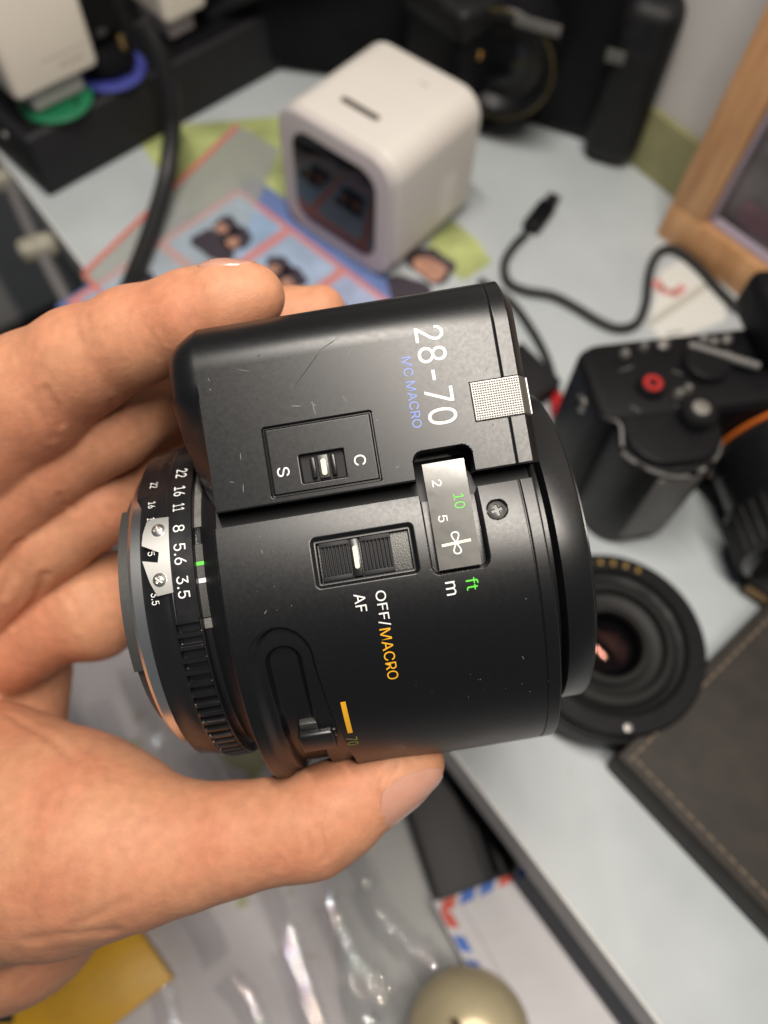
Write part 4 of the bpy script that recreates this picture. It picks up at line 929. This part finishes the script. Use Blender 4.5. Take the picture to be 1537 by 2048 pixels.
for (x, y, r_) in ((1328, 686, 0.26), (1290, 690, 0.16), (1408, 676, 0.2), (1430, 682, 0.2), (1456, 677, 0.22), (1385, 718, 0.2), (1405, 728, 0.22), (1360, 785, 0.17), (1378, 775, 0.17), (1252, 705, 0.18)):
    p = ml(x, y, MH+0.35); obj('top_stud', xf(lathe([(r_, -0.2), (r_, 0.0), (r_*0.6, 0.1), (0.01, 0.12)], 16), None, p), K['silver'] if r_ > 0.19 else K['grey_paint'], mc)
for t_k in range(28):
    a = 2*math.pi*t_k/28; obj('knob_rib', box((kn_[0]+0.62*math.cos(a), kn_[1]+0.62*math.sin(a), kn_[2]), (0.07, 0.07, 0.44), 0.015, 1), K['charcoal'], mc)
    obj('dial_rib', box((md_[0]+0.8*math.cos(a), md_[1]+0.8*math.sin(a), md_[2]+0.12), (0.08, 0.08, 0.36), 0.015, 1), K['charcoal'], mc)
for (x, y, dx, dy) in ((1240, 742, 26, -9), (1345, 742, 20, 6), (1352, 812, 26, 10), (1262, 812, 20, 12), (1440, 700, 24, 6), (1335, 668, 30, -6)):
    p, q = ml(x, y, MH+0.18), ml(x+dx, y+dy, MH+0.18); obj('plate_print', tube([p, (p+q)/2, q], 0.028, 6), K['grey_paint'], mc)
obj('strap_lug', xf(lathe([(0.22, -0.1), (0.34, 0), (0.34, 0.1), (0.22, 0.2)], 20, caps=False), rot('Y', 90), (-0.25, -1.2, MH-0.8)), K['silver'], mc)
obj('worn_edge', tube(smooth_path([(0.1, -2.3, MH-0.02), (0.5, -2.75, MH+0.0), (0.42, -3.5, MH-0.2)], 5), 0.06, 8), K['grey_paint'], mc)
obj('grip_ridge', box((2.25, -4.76, 3.0), (1.6, 0.16, 4.6), 0.07, 2), K['grey_paint'], gp)
p, q = ml(1378, 690, MH+0.5), ml(1518, 733, MH+0.5)
obj('shoe_rail', tube([p, (p+q)/2, q], 0.16, 10), K['grey_paint'], mc)
p, q = ml(1412, 790, MH-0.1), ml(1480, 750, MH-0.1)
obj('name_plate', tube([p, (p+q)/2, q], 0.10, 8), K['grey_paint'], mc)
obj('viewfinder_hump', box((8.2, 0.2, MH+1.0), (4.2, 3.4, 2.0), 0.5, 3), K['black_plastic'], mc)
ll = obj('lens_barrel', xf(lathe([(3.0, 0), (3.05, 0.4), (2.95, 0.5), (2.95, 2.4), (3.2, 2.6), (3.2, 4.6), (3.0, 4.8), (2.5, 4.7)], 72), RX, (8.1, -2.65, 3.15)), K['gloss_black'], mc)
for k in range(40):
    a = 2*math.pi*k/40; obj('focus_rib', xf(box((3.2*math.cos(a), 3.2*math.sin(a), 3.6), (0.2, 0.2, 1.6), 0.03), RX, (8.1, -2.65, 3.15)), K['rubber'], ll)
obj('orange_ring', xf(lathe([(3.0, 0.12), (3.14, 0.15), (3.14, 0.26), (3.0, 0.3)], 72, caps=False), RX, (8.1, -2.65, 3.15)), mat('orange_ring', (0.85, 0.20, 0.03), 0.3, metal=0.4), ll)
# ------------------------------------------------------------------ pancake lens lying on the desk
pz = on(1222, 1285, 2.0)
pk = thing('pancake_lens', 'small black pancake lens lying face up, dark glass with gold lettering', 'lens', (pz[0], pz[1], 0), 0)
obj('lens_base', lathe([(3.0, 0.02), (3.2, 0.1), (3.25, 0.3), (3.25, 0.75), (3.05, 0.85)], 96), K['gloss_black'], pk, smooth=30)
obj('focus_ring', lathe([(3.0, 0.84), (3.38, 0.9), (3.42, 1.0), (3.42, 1.6), (3.36, 1.7), (3.0, 1.75)], 128, caps=False), K['rubber'], pk, smooth=30)
obj('front_rim', lathe([(3.0, 1.74), (3.28, 1.76), (3.3, 1.85), (3.3, 2.15), (3.22, 2.25), (2.65, 2.25), (2.55, 2.05), (2.3, 1.98)], 96, caps=False), K['black_plastic'], pk, smooth=30)
obj('inner_step', lathe([(2.35, 2.0), (2.2, 2.12), (1.95, 2.12), (1.85, 1.85), (1.5, 1.78), (1.42, 1.9), (1.22, 1.9), (1.15, 1.6)], 96, caps=False), mat('matt_step', (0.007, 0.007, 0.007), 0.5, spec=0.25), pk, smooth=30)
K['coated'] = mat('coated_glass', (0.003, 0.003, 0.004), 0.05, spec=0.6)
K['coated'].node_tree.nodes['Principled BSDF'].inputs['Specular Tint'].default_value = (1.0, 0.45, 0.36, 1)
obj('front_glass', lathe([(1.2, 1.32), (1.05, 1.46), (0.85, 1.59), (0.6, 1.70), (0.35, 1.77), (0.15, 1.80), (0.01, 1.805)], 64), K['coated'], pk, smooth=True)

K['gold_ink'] = mat('gold_ink', (0.26, 0.16, 0.02), 0.5)
for k in range(7):                                              # gold lettering, too blurred to read: one stroke block for each character
    a = math.radians(118-9*k)
    obj('gold_mark', xf(box((0, 0, 0), (0.14, 0.2, 0.012)), rot('Z', math.degrees(a)-90), (2.95*math.cos(a), 2.95*math.sin(a), 2.262)), K['gold_ink'], pk)
obj('red_dot', xf(lathe([(0.16, 0), (0.13, 0.06), (0.01, 0.08)], 20), None, (0.1, -3.0, 2.25)), K['silver'], pk)
# ------------------------------------------------------------------ leather case and the dark corner at the right edge
q0, q1, q2 = on(1240, 1512, 2.0), on(1537, 1212, 2.0), on(1537, 1812, 2.0)
ex = (q1-q0)[:2]; lyaw = math.atan2(ex[1], ex[0])
lc2 = thing('leather_case', 'dark brown stitched leather case lying at the lower right of the desk', 'case', (q0[0], q0[1], 0.02), lyaw)
obj('case_body', box((7.5, -6.5, 0.9), (15, 13, 1.7), 0.2, 3), K['leather'], lc2)
obj('case_lid', box((7.5, -6.5, 1.86), (15.1, 13.1, 0.24), 0.1, 3), K['leather'], lc2)
def stitch(t, p0, d, n, step):
    for k in range(n):
        c_ = np.array(p0)+np.array(d)*step*k
        obj('stitch', box(c_, (abs(d[0])*step*0.62+0.06, abs(d[1])*step*0.62+0.06, 0.04), 0.01, 1), K['thread'], t)
stitch(lc2, (0.3, -0.32, 1.99), (1, 0, 0), 26, 0.42); stitch(lc2, (0.32, -0.6, 1.99), (0, -1, 0), 26, 0.42)
obj('emboss', prism(rrect(2.6, 1.5, 0.5, 6, 9.5, -5.6), 1.97, 2.0, 0.01), mat('pale_emboss', (0.24, 0.22, 0.24), 0.6), lc2)
c0 = on(1502, 1160, 1.2)
bx_ = thing('card_wallet', 'dark wallet with a tan edge poking in above the leather case', 'wallet', (c0[0], c0[1], 0.0), YAW+0.25)
obj('wallet_cover', box((3.0, 2.6, 0.6), (6, 5.2, 1.1), 0.12, 2), K['black_plastic'], bx_)
obj('wallet_edge', box((3.0, -0.02, 0.55), (5.8, 0.10, 0.5), 0.04, 2), mat('tan_edge', (0.22, 0.13, 0.05), 0.6), bx_)
# ------------------------------------------------------------------ things in the drawer
def zrect(pxs, z): return [on(x, y, z) for x, y in pxs]
g0_ = on(870, 1770, -5.2); e_ = on(1000, 1722, -5.2)-g0_
gyaw = math.atan2(e_[1], e_[0])
gx_ = thing('grey_case', 'dark grey flat case in the drawer under the thumb tip', 'case', (g0_[0], g0_[1], -8.95), gyaw)
obj('case_body', box((1.65, 3.6, 1.7), (3.3, 8.4, 3.4), 0.15, 3), K['charcoal'], gx_)
obj('case_lid', box((1.0, 3.6, 3.55), (2.0, 8.3, 0.3), 0.1, 2), mat('case_lid', (0.05, 0.048, 0.05), 0.6), gx_)
obj('hinge_tube', xf(tube([(2.75, -0.4, 3.3), (2.75, 3.6, 3.3), (2.75, 7.6, 3.3)], 0.4, 16), None), K['black_plastic'], gx_)
ZE = -6.6
n0 = on(866, 1806, ZE); nd = on(1010, 1742, ZE)-n0; nw = float(np.linalg.norm(nd[:2])); nyaw = math.atan2(nd[1], nd[0])
en = thing('airmail_envelope', 'white airmail envelope with red and blue border dashes in the drawer', 'envelope', (n0[0], n0[1], ZE), nyaw)
c_, s_ = math.cos(nyaw), math.sin(nyaw)
ne_ = on(960, 1985, ZE)-n0; sk = (ne_[0]*c_+ne_[1]*s_)/(-(-ne_[0]*s_+ne_[1]*c_)+1e-6)
EL, EWD = 11.0, 11.5
obj('envelope_sheet', flat([(0, 0), (sk*EL, -EL), (sk*EL+EWD, -EL), (EWD, 0)], 0.0, 0.05), K['white_paper'], en)
obj('fold_ridge', tube([(1.1, -0.6, 0.06), (1.1+sk*5, -5.5, 0.1), (1.1+sk*10, -10.4, 0.06)], 0.06, 8), K['white_paper'], en)
AR, AB = mat('airmail_red', (0.66, 0.09, 0.05), 0.6), mat('airmail_blue', (0.05, 0.16, 0.58), 0.6)
def dash(x, y, along, m_, L_=0.62):
    d = np.array(along, float); d /= np.linalg.norm(d); n_ = np.array([-d[1], d[0]]); P = [np.array([x, y])+d*L_/2*i+n_*0.20*j+d*0.14*j for i, j in ((-1, -1), (1, -1), (1, 1), (-1, 1))]
    obj('border_dash', flat([(p[0], p[1], 0) for p in P], 0.054, 0.004), m_, en)
for k, m_ in enumerate((AR, AB, AB, AR, AB, AB)): dash(0.55+k*0.86, -0.28, (1, 0), m_)
for k, m_ in enumerate((AR, AB, AB, AR, AB, AB, AR, AB, AB, AR)): dash(0.28+sk*(0.8+k*0.95), -0.8-k*0.95, (sk, -1), m_)
# loose sheets and clear bags
K['paper_lilac'] = mat('lilac_paper', (0.66, 0.615, 0.62), 0.6, noise=(0.3, 0.06), speck=(0.32, 0.585, (0.40, 0.39, 0.17)))
def wavy(pxs, z, amp, nx=60, ny=60, seed=0, fold=(1.0, 0.3)):
    """a sheet over four corner pixels with soft folds"""
    A, B_, C_, D_ = (np.array(on(x, y, z)) for x, y in pxs); s, t = np.meshgrid(np.linspace(0, 1, nx), np.linspace(0, 1, ny), indexing='ij'); s, t = s[..., None], t[..., None]
    P = (A*(1-s)+B_*s)*(1-t)+(D_*(1-s)+C_*s)*t
    r_ = np.random.default_rng(seed); h = np.zeros(P.shape[:2])
    for _ in range(7):
        k = r_.uniform(0.25, 1.5); a = r_.normal(math.atan2(fold[1], fold[0]), 0.45); h += np.sin(k*(P[..., 0]*math.cos(a)+P[..., 1]*math.sin(a))+r_.uniform(0, 6))*r_.uniform(0.3, 1)/(k+0.4)
    P[..., 2] += amp*h
    return P.reshape(-1, 3), grid_quads(nx, ny)
pp = on(450, 1750, -7.4)
V, q = wavy([(90, 1100), (560, 1000), (900, 2160), (120, 2160)], -8.3, 0.05, seed=3)
link('paper_sheet', quads_mesh('paper_sheet', V, q, True), K['paper_lilac'], None, label='lilac-white sheet with olive flecks under the clear bag, below the hand', category='paper')
V, q = wavy([(640, 1500), (900, 1480), (1010, 2160), (700, 2160)], -7.9, 0.06, seed=5)
link('paper_sheet', quads_mesh('paper_sheet', V, q, True), mat('grey_card', (0.50, 0.50, 0.47), 0.5, noise=(0.3, 0.05)), None, label='grey card sheet between the grey case and the envelope', category='paper')
def bag(label, corners, z, n, seed, folds):
    t = thing('clear_bag', label, 'bag', on(*corners[0], z)); o_ = np.array(on(*corners[0], z))
    V, q = wavy(corners, z, 0.045, n, n, seed=seed, fold=(0.8, 0.6))
    link('bag_film', quads_mesh('bag_film', V-o_, q, True), K['film'], t)
    for (x0, y0, x1, y1, r_) in folds:
        a, b = on(x0, y0, z+0.12), on(x1, y1, z+0.12); k = np.linspace(0, 1, 30)[:, None]; n_ = np.array([-(b-a)[1], (b-a)[0], 0]); n_ /= np.linalg.norm(n_)
        P = a+(b-a)*k+n_*0.10*np.sin(k*5+x0)+np.array([0, 0, 1])*0.03*np.sin(k*7+y0)
        ph = np.radians(np.linspace(-24, 24, 25)); R_ = 1.1+4*r_
        G = P[:, None, :]+n_[None, None, :]*(R_*np.sin(ph))[None, :, None]+np.array([0, 0, 1.0])[None, None, :]*(R_*(np.cos(ph)-math.cos(ph[0])))[None, :, None]
        link('film_fold', quads_mesh('film_fold', G.reshape(-1, 3)-o_, grid_quads(30, 25), True), K['fold'], t)
bag('crinkled clear plastic bag over the lilac sheet in the drawer', [(60, 1000), (640, 960), (800, 2200), (150, 2200)], -7.2, 90, 11, [(262, 1330, 330, 1580, 0.07), (350, 1760, 436, 1925, 0.09), (452, 1955, 530, 2070, 0.08), (470, 1600, 640, 2060, 0.03), (200, 1400, 250, 1560, 0.02), (400, 1500, 470, 1640, 0.03), (560, 1900, 640, 2080, 0.05), (300, 1930, 340, 2060, 0.04)])
bag('smaller clear plastic bag beside the airmail envelope, glinting with lamp dots', [(600, 1480), (900, 1480), (1000, 2200), (720, 2200)], -6.9, 90, 17, [(650, 1800, 775, 2040, 0.07), (725, 1770, 820, 1905, 0.14), (830, 1895, 905, 1985, 0.14), (750, 1945, 790, 2000, 0.05), (670, 1640, 740, 1780, 0.03), (870, 1780, 920, 1870, 0.04), (700, 1960, 745, 2070, 0.06)])
y0_ = on(345, 1958, -6.5)
yp = thing('amber_packet', 'amber yellow card packet at the lower left, under the wrist', 'packet', y0_, 0)
P = [on(x, y, -6.5)-y0_ for x, y in ((270, 1850), (345, 1958), (190, 2080), (-60, 2300), (-350, 2100), (-100, 1800))]
obj('packet_face', prism([(p[0], p[1]) for p in P][::-1], -0.5, 0.0, 0.05, 2), K['yellow'], yp)
mk_ = on(8, 2038, -6.5)-y0_
obj('packet_print', box((mk_[0], mk_[1], 0.006), (0.7, 0.3, 0.012)), K['recess'], yp)
# champagne ornament at the bottom edge
ga = on(946, 2084, -3.0)
go = thing('apple_ornament', 'champagne gold apple-shaped ornament with a thin stem at the bottom edge', 'ornament', (ga[0], ga[1], -6.5))
pr = []
for k in range(40):
    t = math.pi*k/39; r_ = 2.15*math.sin(t)*(1+0.06*math.cos(t)); z_ = 2.6-2.2*math.cos(t)-0.4*math.exp(-((math.pi-t)/0.22)**2); pr.append((max(r_, 0.005), z_))
obj('ornament_body', lathe(pr, 72), K['gold'], go, smooth=True)
obj('stem', tube(smooth_path([(0, 0, 3.9), (-0.3, 0.2, 4.5), (-0.75, 0.75, 5.0)], 6), 0.13, 10), mat('stem_brown', (0.12, 0.09, 0.05), 0.6), go)
obj('seam', tube([(-0.2-1.5*math.sin(t)*0.5, -2.0*math.sin(t)*0.2+0.02, 2.6+2.1*math.cos(t)) for t in np.linspace(0.35, 1.4, 12)], 0.05, 8), K['gold'], go)
# rod and clamp off the desk's left edge
rd = thing('metal_rod', 'thin grey metal rod with a beige clamp past the left desk edge', 'rod', on(70, 490, -1.5)); ro = np.array(on(70, 490, -1.5))
obj('rod_shaft', loc(tube(smooth_path([on(-60, 180, -1.5), on(70, 480, -1.5), on(240, 790, -1.5)], 6), 0.34, 14), ro), mat('rod_grey', (0.22, 0.21, 0.21), 0.45, metal=0.3), rd)
obj('rod_shaft', loc(tube(smooth_path([on(30, 330, -2.6), on(120, 500, -2.6), on(230, 690, -2.6)], 6), 0.22, 12), ro), K['charcoal'], rd)
obj('clamp', loc(xf(box((0, 0, 0), (1.9, 1.0, 1.1), 0.3, 3), rot('Z', 25), on(76, 495, -1.3)), ro), mat('beige_clamp', (0.36, 0.34, 0.27), 0.6, noise=(1.2, 0.3)), rd)
obj('clamp', loc(xf(box((0, 0, 0), (1.2, 0.9, 1.1), 0.25, 3), rot('Z', 25), on(2, 360, -1.3)), ro), bpy.data.materials['beige_clamp'], rd)
